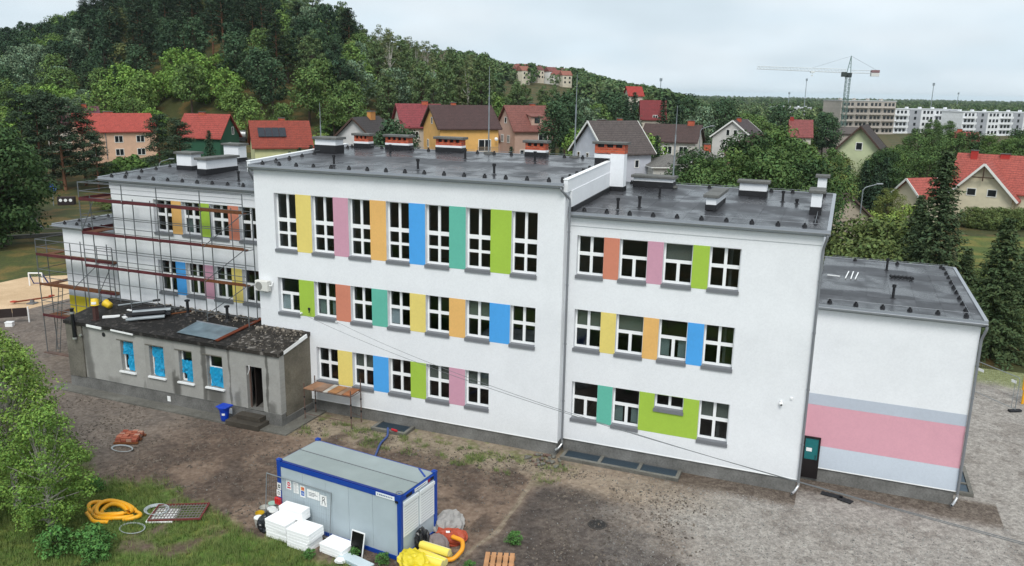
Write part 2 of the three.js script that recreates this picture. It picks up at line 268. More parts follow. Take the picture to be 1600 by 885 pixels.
function addPanel(x0, x1, y0, y1, zf, color) { const p = mesh('color_panel', box(x0 + 0.002, x1 - 0.002, y0 - 0.06, y1 + 0.004, zf - 0.02, zf + 0.006), panelMats[color], school); p.userData.label = color + ' painted panel between two windows'; }
function facadeRow(wins, ys, zf, kinds, colors, extras = {}) {
  wins.forEach(([a, b], i) => { addWindow(a, b, ys[0], ys[1], zf, kinds[i] || kinds[0], extras[i]); if (i < wins.length - 1 && colors[i]) addPanel(b, wins[i + 1][0], ys[0], ys[1], zf, colors[i]); });
}
const midCols = [[-15.95, -14.6], [-13.65, -12.32], [-11.42, -10.16], [-9.24, -7.96], [-7.07, -5.78], [-4.9, -3.62], [-2.56, -1.28]];
const wingCols = [[0.42, 1.7], [2.43, 3.71], [4.42, 5.71], [6.43, 7.75]];
const mirror = ([a, b]) => [-17.18 - b, -17.18 - a], leftCols = wingCols.map(mirror);
const ZW = -0.68, ZG = -2.33, MID_TOP = 12.26, WING_TOP = 10.9, SIDE_TOP = 7.45;
const SL = 0.047;                       // the roofs drain to the front gutters
const sheared = (g, zf, k = SL) => { g.applyMatrix4(new THREE.Matrix4().set(1, 0, 0, 0, 0, 1, -k, k * zf, 0, 0, 1, 0, 0, 0, 0, 1)); g.computeVertexNormals(); return g; };
function shell(x0, x1, zf, zb, top, floors, sides, k = SL) {
  mesh('wall', panelWithHoles(x0, x1, 0, top, opening.splice(0), zf - 0.4, 0.4), M.white, school);
  const up = k * (zf - zb), side = (x) => { const q = new THREE.Shape(); q.moveTo(-(zf - 0.4), 0); q.lineTo(-zb, 0); q.lineTo(-zb, top + up); q.lineTo(-(zf - 0.4), top + k * 0.4); q.closePath(); return new THREE.ExtrudeGeometry(q, { depth: 0.4, bevelEnabled: false }).rotateY(Math.PI / 2).translate(x, 0, 0); };
  const s = []; if (sides[0]) s.push(side(x0)); if (sides[1]) s.push(side(x1 - 0.4)); s.push(box(x0 + 0.4, x1 - 0.4, 0, top + up - k * 0.4, zb, zb + 0.4));
  mesh('wall', s, M.white, school);
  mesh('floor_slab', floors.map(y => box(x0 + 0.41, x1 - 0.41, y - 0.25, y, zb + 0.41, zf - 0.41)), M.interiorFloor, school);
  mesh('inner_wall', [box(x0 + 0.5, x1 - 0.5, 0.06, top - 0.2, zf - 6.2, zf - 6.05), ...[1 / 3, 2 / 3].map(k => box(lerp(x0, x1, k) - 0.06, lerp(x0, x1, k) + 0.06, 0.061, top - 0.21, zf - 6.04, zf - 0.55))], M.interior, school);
  mesh('plinth', box(x0 + 0.06, x1 - 0.06, -0.9, -0.001, zb + 0.06, zf - 0.06), M.plinth, school);
  mesh('base_rail', box(x0 + 0.02, x1 + 0.01, -0.03, 0.012, zf - 0.05, zf + 0.012), M.frame, school);
}
// middle block
facadeRow(midCols, rowsY.top, 0, ['tall'], ['yellow', 'pink', 'orange', 'blue', 'teal', 'green']);
facadeRow(midCols, rowsY.mid, 0, ['tee', 'four', 'four', 'four', 'four', 'four', 'four'], ['green', 'coral', 'teal', 'yellow', 'orange', 'blue'], { 0: 'tilted', 3: 'tilted', 1: 'curtain', 5: 'blind' });
facadeRow(midCols.slice(1, 6), rowsY.low, 0, ['four'], ['yellow', 'blue', 'green', 'pink'], { 1: 'blind', 3: 'blind', 4: 'blind' });
shell(-17.18, 0, 0, -9.1, MID_TOP, [0.05, 3.55, 7.1, 12.2], [1, 1]);
// right wing
facadeRow(wingCols, rowsY.hall, ZW, ['four', 'tee', 'tee', 'four'], ['coral', 'pink', 'green'], { 2: 'blind' });
facadeRow(wingCols, rowsY.mid, ZW, ['four', 'tee', 'tee', 'four'], ['yellow', 'orange', 'blue'], { 0: 'blind', 1: 'blind', 2: 'curtain' });
facadeRow(wingCols.slice(0, 2), rowsY.low, ZW, ['tee', 'tee'], ['teal'], { 1: 'curtain' });
addWindow(4.42, 5.75, 2.28, 2.96, ZW, 'pair'); addWindow(6.46, 7.8, 1.1, 2.98, ZW, 'four', 'blind');
{ const p = mesh('color_panel', panelWithHoles(3.713, 6.458, 1.06, 2.965, [[4.42, 5.75, 2.28, 2.96]], ZW - 0.02, 0.026), panelMats.green, school); p.userData.label = 'wide green panel round a small window'; }
shell(0.001, 10.93, ZW, -10.1, WING_TOP, [0.05, 3.55, 7.1, 10.85], [0, 1]);
// left wing, its mirror image
facadeRow(leftCols.slice().reverse(), rowsY.hall, ZW, ['four'], ['orange', 'green', 'coral'], { 1: 'curtain' });
facadeRow(leftCols.slice().reverse(), rowsY.mid, ZW, ['four', 'four', 'four', 'tee'], ['blue', 'pink', 'yellow']);
shell(-28.11, -17.181, ZW, -10.1, WING_TOP, [0.05, 3.55, 7.1, 10.85], [1, 0]);
for (const [a, b] of [[0.002, 10.96], [-28.14, -17.182]]) mesh('cornice_band', box(a, b, 10.47, WING_TOP, ZW - 0.1, ZW + 0.04), M.white, school);
// low halls at both ends
shell(10.931, 17.3, ZG, -13.6, SIDE_TOP, [0.05, 7.3], [1, 1], 0);
for (const [n, y0, y1] of [['greyBand', 2.98, 3.5], ['rose', 1.06, 2.976], ['paleBand', 0.02, 1.056]]) { const q = mesh('color_band', box(10.98, 17.302, y0, y1, ZG - 0.02, ZG + 0.005), panelMats[n], school); q.userData.label = { greyBand: 'narrow grey painted band', rose: 'wide pink painted band', paleBand: 'pale grey band at the foot of the wall' }[n]; }
shell(-34.4, -28.111, ZG, -13.6, SIDE_TOP, [0.05, 7.3], [1, 1], 0);
mesh('color_band', box(-34.41, -31.6, 0.02, 3.0, ZG - 0.02, ZG + 0.006), panelMats.sunny, school).userData.label = 'yellow painted lower wall of the far hall';
mesh('color_band', box(-34.41, -28.15, 3.003, 3.6, ZG - 0.02, ZG + 0.006), panelMats.greyBand, school).userData.label = 'grey painted band above the yellow wall';
mesh('brick_side', box(-34.65, -34.401, -0.8, 7.1, -13, ZG - 0.3), mat(0x8d5f55, { map: T.brick }), school);
// side door in the corner by the right hall
{
  const d = new THREE.Group(); d.name = 'door'; d.position.set(11.36, -0.55, ZG + 0.01); school.add(d);
  mesh('leaf', [box(-0.36, -0.28, 0, 2.0, 0, 0.07), box(0.28, 0.36, 0, 2.0, 0, 0.07), box(-0.28, 0.28, 1.92, 2.0, 0, 0.07), box(-0.28, 0.28, 0, 0.9, 0, 0.05)], mat(0x1b1618, { roughness: 0.4 }), d);
  mesh('glazing', box(-0.28, 0.28, 0.9, 1.92, 0.01, 0.03), mat(0x1f6f72, { roughness: 0.08 }), d);
  mesh('handle', [bar([0.2, 0.75, 0.09], [0.2, 1.15, 0.09], 0.015), bar([0.2, 1.12, 0.04], [0.2, 1.12, 0.09], 0.012)], M.black, d);
  mesh('notice', box(-0.22, 0.02, 1.28, 1.45, 0.032, 0.036), M.frame, d);
}
// ---- roofs: welded bitumen strips, metal edges, gutters, conductor holders, vents, chimneys
const rnd = mulberry(11);
function roof(x0, x1, zf, zb, y, edges, k = SL) {
  const th = 0.22, q = (g) => sheared(g, zf, k), add = (n, gs, m) => mesh(n, (Array.isArray(gs) ? gs : [gs]).map(q), m, school);
  add('roof', box(x0, x1, y - th, y, zb, zf), roofMats[2]);
  let c = 0; for (let x = x0 + 0.03; x < x1 - 0.05; x += 1) { const xe = Math.min(x + 1.0 - 0.008, x1 - 0.03); let z = zf - 0.05, l = 1.5 + rnd() * 3.5; while (z > zb + 0.05) { const ze = Math.max(z - l, zb + 0.04); add('roof_strip', box(x, xe, y + 0.001, y + 0.008 + (c++ % 3) * 0.005, ze, z - 0.006), roofMats[Math.floor(rnd() * 4)]); z = ze; l = 5; } }
  const e = [box(x0 - 0.02, x1 + 0.02, y - 0.2, y + 0.04, zf, zf + 0.03)]; if (edges[0]) e.push(box(x0 - 0.05, x0 + 0.1, y - 0.2, y + 0.05, zb, zf)); if (edges[1]) e.push(box(x1 - 0.1, x1 + 0.05, y - 0.2, y + 0.05, zb, zf)); e.push(box(x0, x1, y - 0.2, y + 0.06, zb - 0.04, zb + 0.03));
  add('roof_edge', e, M.trim);
  const s = new THREE.Shape(); s.absarc(0, 0, 0.075, Math.PI, 2 * Math.PI, false); s.lineTo(0.06, 0); s.absarc(0, 0, 0.06, 0, Math.PI, true); s.closePath();
  mesh('gutter', new THREE.ExtrudeGeometry(s, { depth: x1 - x0 + 0.1, bevelEnabled: false, curveSegments: 8 }).rotateY(Math.PI / 2).translate(x0 - 0.05, y - 0.06, zf + 0.11), M.trim, school);
  // lightning conductor on small weighted holders
  const holder = (x, z) => add('wire_holder', [cyl(x, y + 0.01, y + 0.12, z, 0.11, 8, 0.085), cyl(x, y + 0.12, y + 0.19, z, 0.05, 6)], M.black);
  const wires = [], zl = zf - 0.5, zk = zb + 0.4; for (let x = x0 + 0.5; x < x1; x += 1.06) { holder(x, zl); if (x % 2 < 1.3) holder(x, zk); } wires.push(bar([x0 + 0.4, y + 0.195, zl], [x1 - 0.4, y + 0.195, zl], 0.008, 5), bar([x0 + 0.4, y + 0.195, zk], [x1 - 0.4, y + 0.195, zk], 0.008, 5));
  for (const [on, x] of [[edges[0], x0 + 0.55], [edges[1], x1 - 0.6]]) if (on) { for (let z = zl - 1.05; z > zk; z -= 1.15) holder(x, z); wires.push(bar([x, y + 0.195, zl], [x, y + 0.195, zk], 0.008, 5)); }
  add('conductor_wire', wires, M.trim);
}
const midY = (z) => 12.42 + SL * (0.2 - z), wingY = (z) => 11.08 + SL * (ZW + 0.2 - z);
roof(-17.3, -0.05, 0.2, -9.2, 12.42, [1, 0]); roof(0.12, 11.15, ZW + 0.2, -10.2, 11.08, [0, 1]); roof(-28.75, -17.3, ZW + 0.2, -10.2, 11.08, [1, 0]);
roof(10.95, 17.45, ZG + 0.2, -13.7, 7.62, [0, 1], 0); roof(-35.0, -28.12, ZG + 0.2, -13.7, 7.62, [1, 0], 0);
// raised white verges where the middle roof stands above the wings
for (const [x, k] of [[0.02, 1], [-17.42, -1]]) { const q = (g) => sheared(g, 0); mesh('verge', q(box(x - 0.09, x + 0.1, 12.05, 12.6, -9.2, 0.06)), M.white, school); mesh('verge', q(box(x - 0.1, x + 0.13 * k, 11.3, 12.048, -9.2, -0.5)), M.white, school); mesh('flashing', q(box(x - 0.16, x + 0.2, 11.02, 11.3, -9.2, -0.52)), M.black, school); mesh('verge_coping', q(box(x - 0.12, x + 0.13, 12.6, 12.63, -9.2, 0.08)), M.frame, school); }
for (let i = 0; i < 8; i++) mesh('wire_holder', cyl(-0.35, midY(-0.6 - i * 1.05), midY(-0.6 - i * 1.05) + 0.19, -0.6 - i * 1.05, 0.1, 8, 0.06), M.black, school);
function ventPipe(x, z, y, h = 0.55) { mesh('vent_pipe', [cyl(x, y, y + h, z, 0.06, 10), cyl(x, y + h - 0.12, y + h, z, 0.09, 10), cyl(x, y, y + 0.05, z, 0.16, 10, 0.07)], M.black, school); }
for (const [x, z] of [[-13.02, -1.25], [-8.2, -1.4], [-3.99, -1.2], [-12.87, -6.7], [-7.87, -6.2], [-3.94, -6.6]]) ventPipe(x, z, midY(z));
for (const [x, z] of [[1.93, -1.94], [2.74, -2.8], [2.98, -6.1], [8.83, -6.9]]) ventPipe(x, z, wingY(z));
ventPipe(9.5, -6.6, wingY(-6.6), 0.25); for (const [x, z] of [[-20.26, -2.47], [-22.6, -7]]) ventPipe(x, z, wingY(z));
for (const [x, z] of [[14.06, -4.76], [14.03, -11.3]]) ventPipe(x, z, 7.62, 0.65);
function chimney(x0, x1, z0, z1, y, h, brick, foot = 0.3) {
  const c = new THREE.Group(); c.name = 'chimney'; c.position.set((x0 + x1) / 2, y, (z0 + z1) / 2); school.add(c); const w = (x1 - x0) / 2, d = (z1 - z0) / 2;
  mesh('base_flashing', box(-w - 0.03, w + 0.03, 0, foot, -d - 0.03, d + 0.03), M.black, c);
  if (brick) {
    mesh('rendered_band', box(-w - 0.02, w + 0.02, foot, foot + 0.12, -d - 0.02, d + 0.02), M.white, c);
    const b = [box(-w, w, foot + 0.12, h - 0.26, -d, d)], n = Math.max(2, Math.round(w * 2 / 0.4)); for (let i = 0; i <= n; i++) b.push(box(-w + i * (2 * w - 0.14) / n, -w + i * (2 * w - 0.14) / n + 0.14, h - 0.26, h - 0.08, -d, d)); mesh('brickwork', b, M.brick, c);
    mesh('flue_mouth', box(-w + 0.05, w - 0.05, h - 0.259, h - 0.085, -d + 0.1, d - 0.1), M.black, c);
  } else mesh('shaft', box(-w, w, foot, h - 0.08, -d, d), M.white, c);
  mesh('cap', bevelBox(-w - 0.13, w + 0.13, h - 0.079, h + 0.06, -d - 0.13, d + 0.13, 0.02), M.capConcrete, c);
}
const ch = (x0, x1, z0, z1, mid, h, brick, foot) => { const zz = (z0 + z1) / 2; chimney(x0, x1, z0, z1, (mid ? midY(zz) : wingY(zz)) - 0.02, h, brick, foot); };
ch(-26.9, -25.75, -5.6, -4.75, 0, 1.05, 0, 0.28); ch(-23.95, -23.3, -6.0, -3.3, 0, 0.95, 0, 0.35); ch(-27.0, -25.8, -9.9, -9.1, 0, 1.15, 0, 0.28);
ch(-17.1, -15.7, -6.2, -5.4, 1, 0.9, 0, 0.5);
ch(-16.5, -15.5, -9.15, -8.6, 1, 0.85, 1, 0.3); ch(-14.3, -12.75, -9.15, -8.6, 1, 0.85, 1, 0.3); ch(-10.9, -9.25, -9.15, -8.6, 1, 0.85, 1, 0.3); ch(-5.3, -4.1, -9.15, -8.65, 1, 0.85, 1, 0.26);
{ // tall shaft in the corner of middle block and right wing
  const c = new THREE.Group(); c.name = 'chimney'; c.position.set(0.13, wingY(-7), -7.2); school.add(c);
  mesh('base_flashing', box(-0.02, 0.76, 0, 0.26, -0.33, 0.33), M.black, c); mesh('shaft', box(0, 0.73, 0.26, 1.95, -0.3, 0.3), M.white, c); mesh('base_flashing', box(-0.85, -0.24, 1.35, 1.7, -0.3, 0.3), M.black, c); mesh('rendered_band', box(-0.87, -0.001, 1.7, 1.9, -0.31, 0.31), M.white, c);
  mesh('brickwork', [box(-0.86, 0.75, 1.95, 2.25, -0.31, 0.31), ...[-0.86, -0.36, 0.12, 0.6].map(x => box(x, x + 0.15, 2.25, 2.42, -0.31, 0.31))], M.brick, c); mesh('flue_mouth', box(-0.8, 0.7, 2.25, 2.42, -0.22, 0.22), M.black, c); mesh('cap', bevelBox(-0.98, 0.87, 2.42, 2.54, -0.42, 0.42, 0.02), M.capConcrete, c);
}
ch(0.98, 3.1, -9.4, -8.7, 0, 0.62, 0, 0.36); ch(5.75, 6.2, -6.1, -3.1, 0, 0.66, 0, 0.26); ch(6.63, 7.95, -8.6, -7.95, 0, 0.75, 0, 0.3); ch(10.27, 10.7, -10, -9.5, 0, 1.0, 0, 0.18); ch(10.22, 10.66, -5.2, -3.95, 0, 1.05, 0, 0.36);
// spare profiles and a bar left on the low roof of the right hall
{ const a = thing('metal_profiles', 'white metal profiles lying loose on the low flat roof', 'profiles', [12.3, 7.64, -9]); [[-0.25, 0.9, -0.1, -0.9], [0, 0.95, 0.12, -0.95], [0.2, 0.9, 0.35, -0.8], [-1.1, 0.5, -0.5, 0.55]].forEach(([x0, z0, x1, z1]) => mesh('profile', beam([x0, 0.04, z0], [x1, 0.04, z1], 0.05, 0.04), M.frame, a)); 
  const b = thing('pipe_offcut_row', 'row of black pipe offcuts lying on the low flat roof', 'pipes', [14.65, 7.64, -9.4]); for (let i = 0; i < 6; i++) mesh('offcut', bar([-0.5 + i * 0.18, 0.09, -0.12], [-0.42 + i * 0.18, 0.09, 0.16], 0.08, 8), M.black, b); }
// downpipes with swan necks, brackets and pale outlet bends
function downpipe(x, ytop, zw, zedge, ybot, top) {
  const z = zw + 0.09, p = new THREE.Group(); p.name = 'downpipe'; school.add(p);
  mesh('pipe', [tube([[x - top, ytop, zedge], [x - top * 0.9, ytop - 0.15, zedge], [x - top * 0.15, ytop - 0.55, z + 0.03], [x, ytop - 0.75, z], [x, ytop - 1.2, z]], 0.055, 22, 10), bar([x, ytop - 1.18, z], [x, ybot + 0.25, z], 0.055, 12), ...[0.2, 0.45, 0.7, 0.92].map(k => cyl(x, lerp(ybot, ytop - 1.2, k), lerp(ybot, ytop - 1.2, k) + 0.06, z, 0.07, 12))], M.pipe, p);
  mesh('outlet', tube([[x, ybot + 0.3, z], [x, ybot + 0.1, z], [x - 0.12, ybot - 0.08, z + 0.2], [x - 0.22, ybot - 0.12, z + 0.4]], 0.058, 14, 10), M.pipeEnd, p);
}
downpipe(0.14, 12.3, ZW + 0.3, 0.3, -0.25, 0.25); downpipe(10.98, 10.95, ZW + 0.02, ZW + 0.3, -0.35, -0.12); downpipe(17.36, 7.45, ZG, ZG + 0.3, -0.35, -0.1);
{ const p = mesh('downpipe', [tube([[-17.2, 12.3, 0.25], [-17.3, 12.1, 0.2], [-17.35, 11.6, -0.2], [-17.35, 11.1, -0.5]], 0.055, 16, 8), bar([-17.28, 11, -0.57], [-17.28, 3.7, -0.57], 0.055, 10)], M.pipe, school); }
// basement light wells with gratings
function lightWell(x0, x1, zw, n, d = 0.95) {
  const w = new THREE.Group(); w.name = 'light_well'; w.position.set(x0, -0.7, zw); school.add(w); const L = x1 - x0, b = [box(0, L, -0.1, 0.16, d - 0.18, d), box(0, 0.16, -0.1, 0.161, 0, d - 0.18), box(L - 0.16, L, -0.1, 0.161, 0, d - 0.18)]; for (let i = 1; i < n; i++) b.push(box(L * i / n - 0.08, L * i / n + 0.08, -0.1, 0.159, 0.02, d - 0.18)); mesh('kerb', b, M.concrete, w);
  for (let i = 0; i < n; i++) { const a = L * i / n + 0.09, e = L * (i + 1) / n - 0.09, g = []; for (let x = a; x < e; x += 0.06) g.push(box(x, x + 0.025, 0.09, 0.12, 0.05, d - 0.19)); g.push(box(a, e, 0.08, 0.088, 0.06, d - 0.2)); mesh('grating', g, M.grate, w); }
}
lightWell(-9.75, -7.75, 0, 1, 1.05); lightWell(0.25, 5.9, ZW, 3, 1.0);
{ const w = new THREE.Group(); w.name = 'light_well'; w.position.set(17.3, -0.7, -6.6); school.add(w); mesh('kerb', [box(0, 0.9, -0.1, 0.16, 2.9, 3.06), box(0.74, 0.9, -0.1, 0.16, 0, 2.9), box(0, 0.74, -0.1, 0.16, 0, 0.16), box(0, 0.74, -0.1, 0.159, 1.9, 2.02)], M.concrete, w); mesh('grating', [box(0.02, 0.73, 0.08, 0.1, 0.17, 1.89), box(0.02, 0.73, 0.08, 0.1, 2.03, 2.89)], M.grate, w); }
// lightning rods along the back of the roofs
for (const [x, y, h] of [[-19.2, 11.5, 4.0], [-7.7, 12.84, 4.9], [-2.5, 12.84, 4.5], [3.04, 11.52, 4.3]]) { const r = thing('lightning_rod', 'tall thin lightning rod at the back of the school roof', 'lightning rod', [x, y, -9.0], 0, 'lightning rods on the school roof'); mesh('pole', bar([0, 0.1, 0], [0, h * 0.65, 0], 0.04, 8), M.galvan, r); mesh('tip', bar([0, h * 0.65, 0], [0, h, 0], 0.022, 6, 0.012), M.galvan, r); mesh('foot', [cyl(0, 0.01, 0.12, 0, 0.3, 10, 0.26)], M.capConcrete, r); }
// ---------------------------------------------------------------- unrenovated grey annex in front of the left wing
const AX0 = -28.75, AX1 = -14.05, AZ = 2.63;
const annex = thing('grey_annex', 'low unrenovated grey rendered annex with stained walls and tarred roof', 'annex');
{
  // render with damp stains below the broken gutter
  const w = 1024, h = 256, cv = document.createElement('canvas'); cv.width = w; cv.height = h; const c = cv.getContext('2d'), img = c.createImageData(w, h);
  const streaks = [[-27.35, 0.55, 2.9, 0.75, 0.55], [-21.05, 0.22, 1.2, 0.7, 0], [-20.9, 0.5, 0.9, 0.95, 0], [-18.95, 0.3, 3.2, 0.9, 0], [-18.3, 1.1, 0.7, 0.85, 0], [-17.25, 0.12, 3.0, 0.7, 0], [-16.8, 0.35, 0.9, 0.5, 0], [-14.85, 0.16, 3.1, 0.9, 0], [-14.6, 0.5, 0.6, 0.7, 0], [-23.2, 0.2, 0.5, 0.35, 0], [-25.5, 1.0, 0.3, 0.35, 0]];
  for (let j = 0; j < h; j++) for (let i = 0; i < w; i++) {
    const x = lerp(AX0, AX1, i / w), y = lerp(3.3, 0, j / h), n = fbm(x * 2.2, y * 2.2, 5), f = fbm(x * 14, y * 14, 3); let g = 156 + (n - 0.5) * 16 + (f - 0.5) * 10, st = 0;
    if (x < -23.05) g += 4; else if (x < -20.9) g -= 5;
    for (const [sx, sw, top, a, bend] of streaks) { if (Math.abs(x - sx) > sw + 0.8) continue; const cx = sx + (fbm(y * 1.4 + sx, 3, 3) - 0.5) * 0.07 + bend * Math.max(0, 1.6 - y) * 0.25, e = smooth(sw * 0.75, sw * 0.25, Math.abs(x - cx) + (n - 0.5) * 0.12); st = Math.max(st, e * a * smooth(top + 0.25, top - 0.1, y + (n - 0.5) * 0.6)); }
    g *= 1 - 0.42 * st; const o = (j * w + i) * 4; img.data[o] = g; img.data[o + 1] = g - 1; img.data[o + 2] = g - 5; img.data[o + 3] = 255;
  }
  c.putImageData(img, 0, 0); const t = new THREE.CanvasTexture(cv); t.colorSpace = THREE.SRGBColorSpace;
  const wins = [[-24.78, -23.83], [-22.7, -21.68], [-20.63, -19.72], [-18.73, -17.7]], holes = wins.map(([a, b]) => [a, b, 0.83, 2.58]); holes.push([-16.16, -15.16, -0.02 + 0.02, 2.36]);
  const g = panelWithHoles(AX0, AX1, 0, 3.1, holes, AZ - 0.4, 0.4), p = g.attributes.position, uv = new Float32Array(p.count * 2);
  for (let i = 0; i < p.count; i++) { uv[2 * i] = (p.getX(i) - AX0) / (AX1 - AX0); uv[2 * i + 1] = clamp(p.getY(i) / 3.3, 0.001, 0.999); }
  g.setAttribute('uv', new THREE.BufferAttribute(uv, 2)); g.userData.keepUv = true;
  mesh('wall', g, new THREE.MeshStandardMaterial({ map: t, roughness: 0.95, ...bump(T.rough, 0.004, 0.35) }), annex);
  M.render = mat(0xd2cdc2, { map: T.concrete, roughness: 0.95, ...bump(T.rough, 0.006, 1.0) });
  const side = (x, dz) => { const q = new THREE.Shape(); q.moveTo(-(AZ - 0.4), -0.6); q.lineTo(-dz, -0.6); q.lineTo(-dz, 3.52); q.lineTo(-(AZ - 0.4), 3.1); q.closePath(); return new THREE.ExtrudeGeometry(q, { depth: 0.35, bevelEnabled: false }).rotateY(Math.PI / 2).translate(x, 0, 0); };
  mesh('wall', side(AX1 - 0.35, 0.005), mat(0xe2d9c8, { map: T.concrete, roughness: 0.95, ...bump(T.rough, 0.006, 1.0) }), annex); mesh('wall', side(AX0, ZW + 0.01), M.render, annex);
  mesh('wall', box(AX0 - 0.01, -27.55, 0, 3.08, AZ, AZ + 0.09), M.render, annex);            // thickened left corner
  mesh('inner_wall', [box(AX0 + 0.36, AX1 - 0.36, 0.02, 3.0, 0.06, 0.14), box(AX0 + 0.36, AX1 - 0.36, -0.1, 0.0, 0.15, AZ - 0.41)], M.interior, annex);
  mesh('plinth', [box(AX0 - 0.05, -16.3, -0.8, 0, AZ - 0.3, AZ + 0.05), box(-15.0, AX1 + 0.05, -0.8, 0, AZ - 0.3, AZ + 0.05), box(-16.3, -15.0, -0.8, -0.05, AZ - 0.3, AZ + 0.02), box(AX1 - 0.2, AX1 + 0.05, -0.8, -0.25, 0.01, AZ - 0.3)], mat(0xe2e2e4, { map: T.concrete }), annex); mesh('base_rail', box(AX0 - 0.06, -16.3, 0.001, 0.03, AZ, AZ + 0.06), M.capConcrete, annex);
  for (const x of [-21.6, -17.4]) mesh('plinth_vent', box(x, x + 0.22, -0.46, -0.16, AZ + 0.05, AZ + 0.065), M.frame, annex);
  const film = new THREE.MeshPhysicalMaterial({ color: 0x22aadd, roughness: 0.3, transmission: 0.25, thickness: 0, side: THREE.DoubleSide });
  const rr = mulberry(5);
  wins.forEach(([a, b], k) => {
    const q = new THREE.Group(); q.name = 'window'; q.position.set((a + b) / 2, 0.83, AZ - 0.3); annex.add(q); const W = b - a, H = 1.75;
    mesh('frame', [box(-W / 2, -W / 2 + 0.07, 0, H, 0, 0.07), box(W / 2 - 0.07, W / 2, 0, H, 0, 0.07), box(-W / 2 + 0.07, W / 2 - 0.07, 0, 0.08, 0, 0.07), box(-W / 2 + 0.07, W / 2 - 0.07, H - 0.07, H, 0, 0.07), box(-W / 2 + 0.07, W / 2 - 0.07, 0.98, 1.08, 0.001, 0.069), ...(k < 2 ? [box(-0.05, 0.05, 0.08, 0.98, 0.002, 0.068)] : [])], k < 2 ? M.frame : M.frame, q);
    mesh('pane', box(-W / 2 + 0.07, W / 2 - 0.07, 0.08, H - 0.07, 0.02, 0.026), M.glass, q);
    // torn blue protective film, wrinkled
    const parts = k === 0 ? [[-0.36, 0.36, 1.1, 1.66], [-0.1, 0.34, 0.05, 1.0], [-0.4, 0.42, 0.95, 1.12]] : k === 1 ? [[-0.42, 0.42, 1.05, 1.66], [-0.3, 0.4, 0.02, 1.05]] : k === 2 ? [[-0.4, 0.38, 0.45, 1.2], [-0.1, 0.38, 0.02, 0.6]] : [[-0.44, 0.44, 0.02, 1.08], [-0.3, 0.3, 0.1, 0.7]];
    mesh('blue_film', parts.map(([x0, x1, y0, y1], m) => { const pg = new THREE.PlaneGeometry(x1 - x0, y1 - y0, 16, 20).translate((x0 + x1) / 2, (y0 + y1) / 2, 0), pp = pg.attributes.position; for (let i = 0; i < pp.count; i++) { const X = pp.getX(i), Y = pp.getY(i), t = (Y - y0) / (y1 - y0); pp.setX(i, X + (fbm(Y * 5 + k * 9, m * 7, 3) - 0.5) * 0.14 * (1 - t)); pp.setZ(i, 0.085 + m * 0.012 + fbm(X * 8 + k * 3, Y * 4 + m, 3) * 0.17); } pg.computeVertexNormals(); return pg; }), film, q);
    mesh('sill', box(-W / 2 - 0.12, W / 2 + 0.1, -0.09, -0.005, 0.0, 0.42), M.frame, q); mesh('lintel', box(-W / 2 - 0.25, W / 2, H + 0.002, H + 0.05, 0.28, 0.33), M.render, q);
  });
  mesh('door_frame', [box(-16.16, -16.1, 0, 2.36, AZ - 0.3, AZ - 0.22), box(-15.22, -15.16, 0, 2.36, AZ - 0.3, AZ - 0.22)], M.rust, annex);
  mesh('door_leaf', new THREE.BoxGeometry(0.04, 2.25, 0.85).rotateY(0.25).translate(-16.0, 1.14, AZ - 0.75), mat(0x2c211c), annex);
  mesh('hanging_cable', tube([[-15.95, 2.4, AZ + 0.02], [-15.9, 2.2, AZ + 0.06], [-16.0, 2.0, AZ + 0.03], [-16.05, 1.9, AZ + 0.02]], 0.02, 12, 5), M.frame, annex);
  mesh('step', [bevelBox(-16.9, -14.8, -0.7, -0.42, AZ + 0.06, AZ + 0.95, 0.02), bevelBox(-16.5, -15.0, -0.42, -0.16, AZ + 0.06, AZ + 0.55, 0.02)], mat(0x8a8074, { map: T.concrete }), annex);
  // tarred roof slab falling to the front, ragged eaves
  const roofG = (y0, y1, over) => { const q = new THREE.Shape(); q.moveTo(-(AZ + over), y0); q.lineTo(0.62, y0 + 0.55); q.lineTo(0.62, y1 + 0.55); q.lineTo(-(AZ + over), y1); q.closePath(); return q; };
  mesh('roof', new THREE.ExtrudeGeometry(roofG(3.1, 3.3, 0.14), { depth: -17.2 - AX0 + 0.1, bevelEnabled: false }).rotateY(Math.PI / 2).translate(AX0 - 0.1, 0, 0), mat(0x8e8c8c, { map: T.rubble, roughness: 0.8, ...bump(T.rough, 0.02, 0.8) }), annex);
  const q2 = new THREE.Shape(); q2.moveTo(-(AZ + 0.1), 3.1); q2.lineTo(-0.01, 3.55); q2.lineTo(-0.01, 3.74); q2.lineTo(-(AZ + 0.1), 3.29); q2.closePath();
  mesh('roof', new THREE.ExtrudeGeometry(q2, { depth: 17.2 - 14.0, bevelEnabled: false }).rotateY(Math.PI / 2).translate(-17.198, 0, 0), mat(0xffffff, { map: T.rubble, roughness: 0.9, ...bump(T.rough, 0.03, 0.7) }), annex);
  mesh('eaves_flashing', [beam([-27, 3.2, AZ + 0.17], [-25.9, 3.16, AZ + 0.17], 0.05, 0.13), beam([-25.2, 3.16, AZ + 0.17], [-23.6, 3.1, AZ + 0.17], 0.05, 0.08), beam([-14.02, 3.24, 2.3], [-14.02, 3.6, 0.3], 0.06, 0.2)], M.frame, annex);
  for (let i = 0; i < 13; i++) mesh('roof_clip', new THREE.IcosahedronGeometry(0.07, 0).translate(-28 + i * 1.08, 3.33, AZ - 0.05), M.black, annex);
  const roofY = (z) => 3.3 + (AZ + 0.14 - z) / (AZ + 0.76) * 0.55;
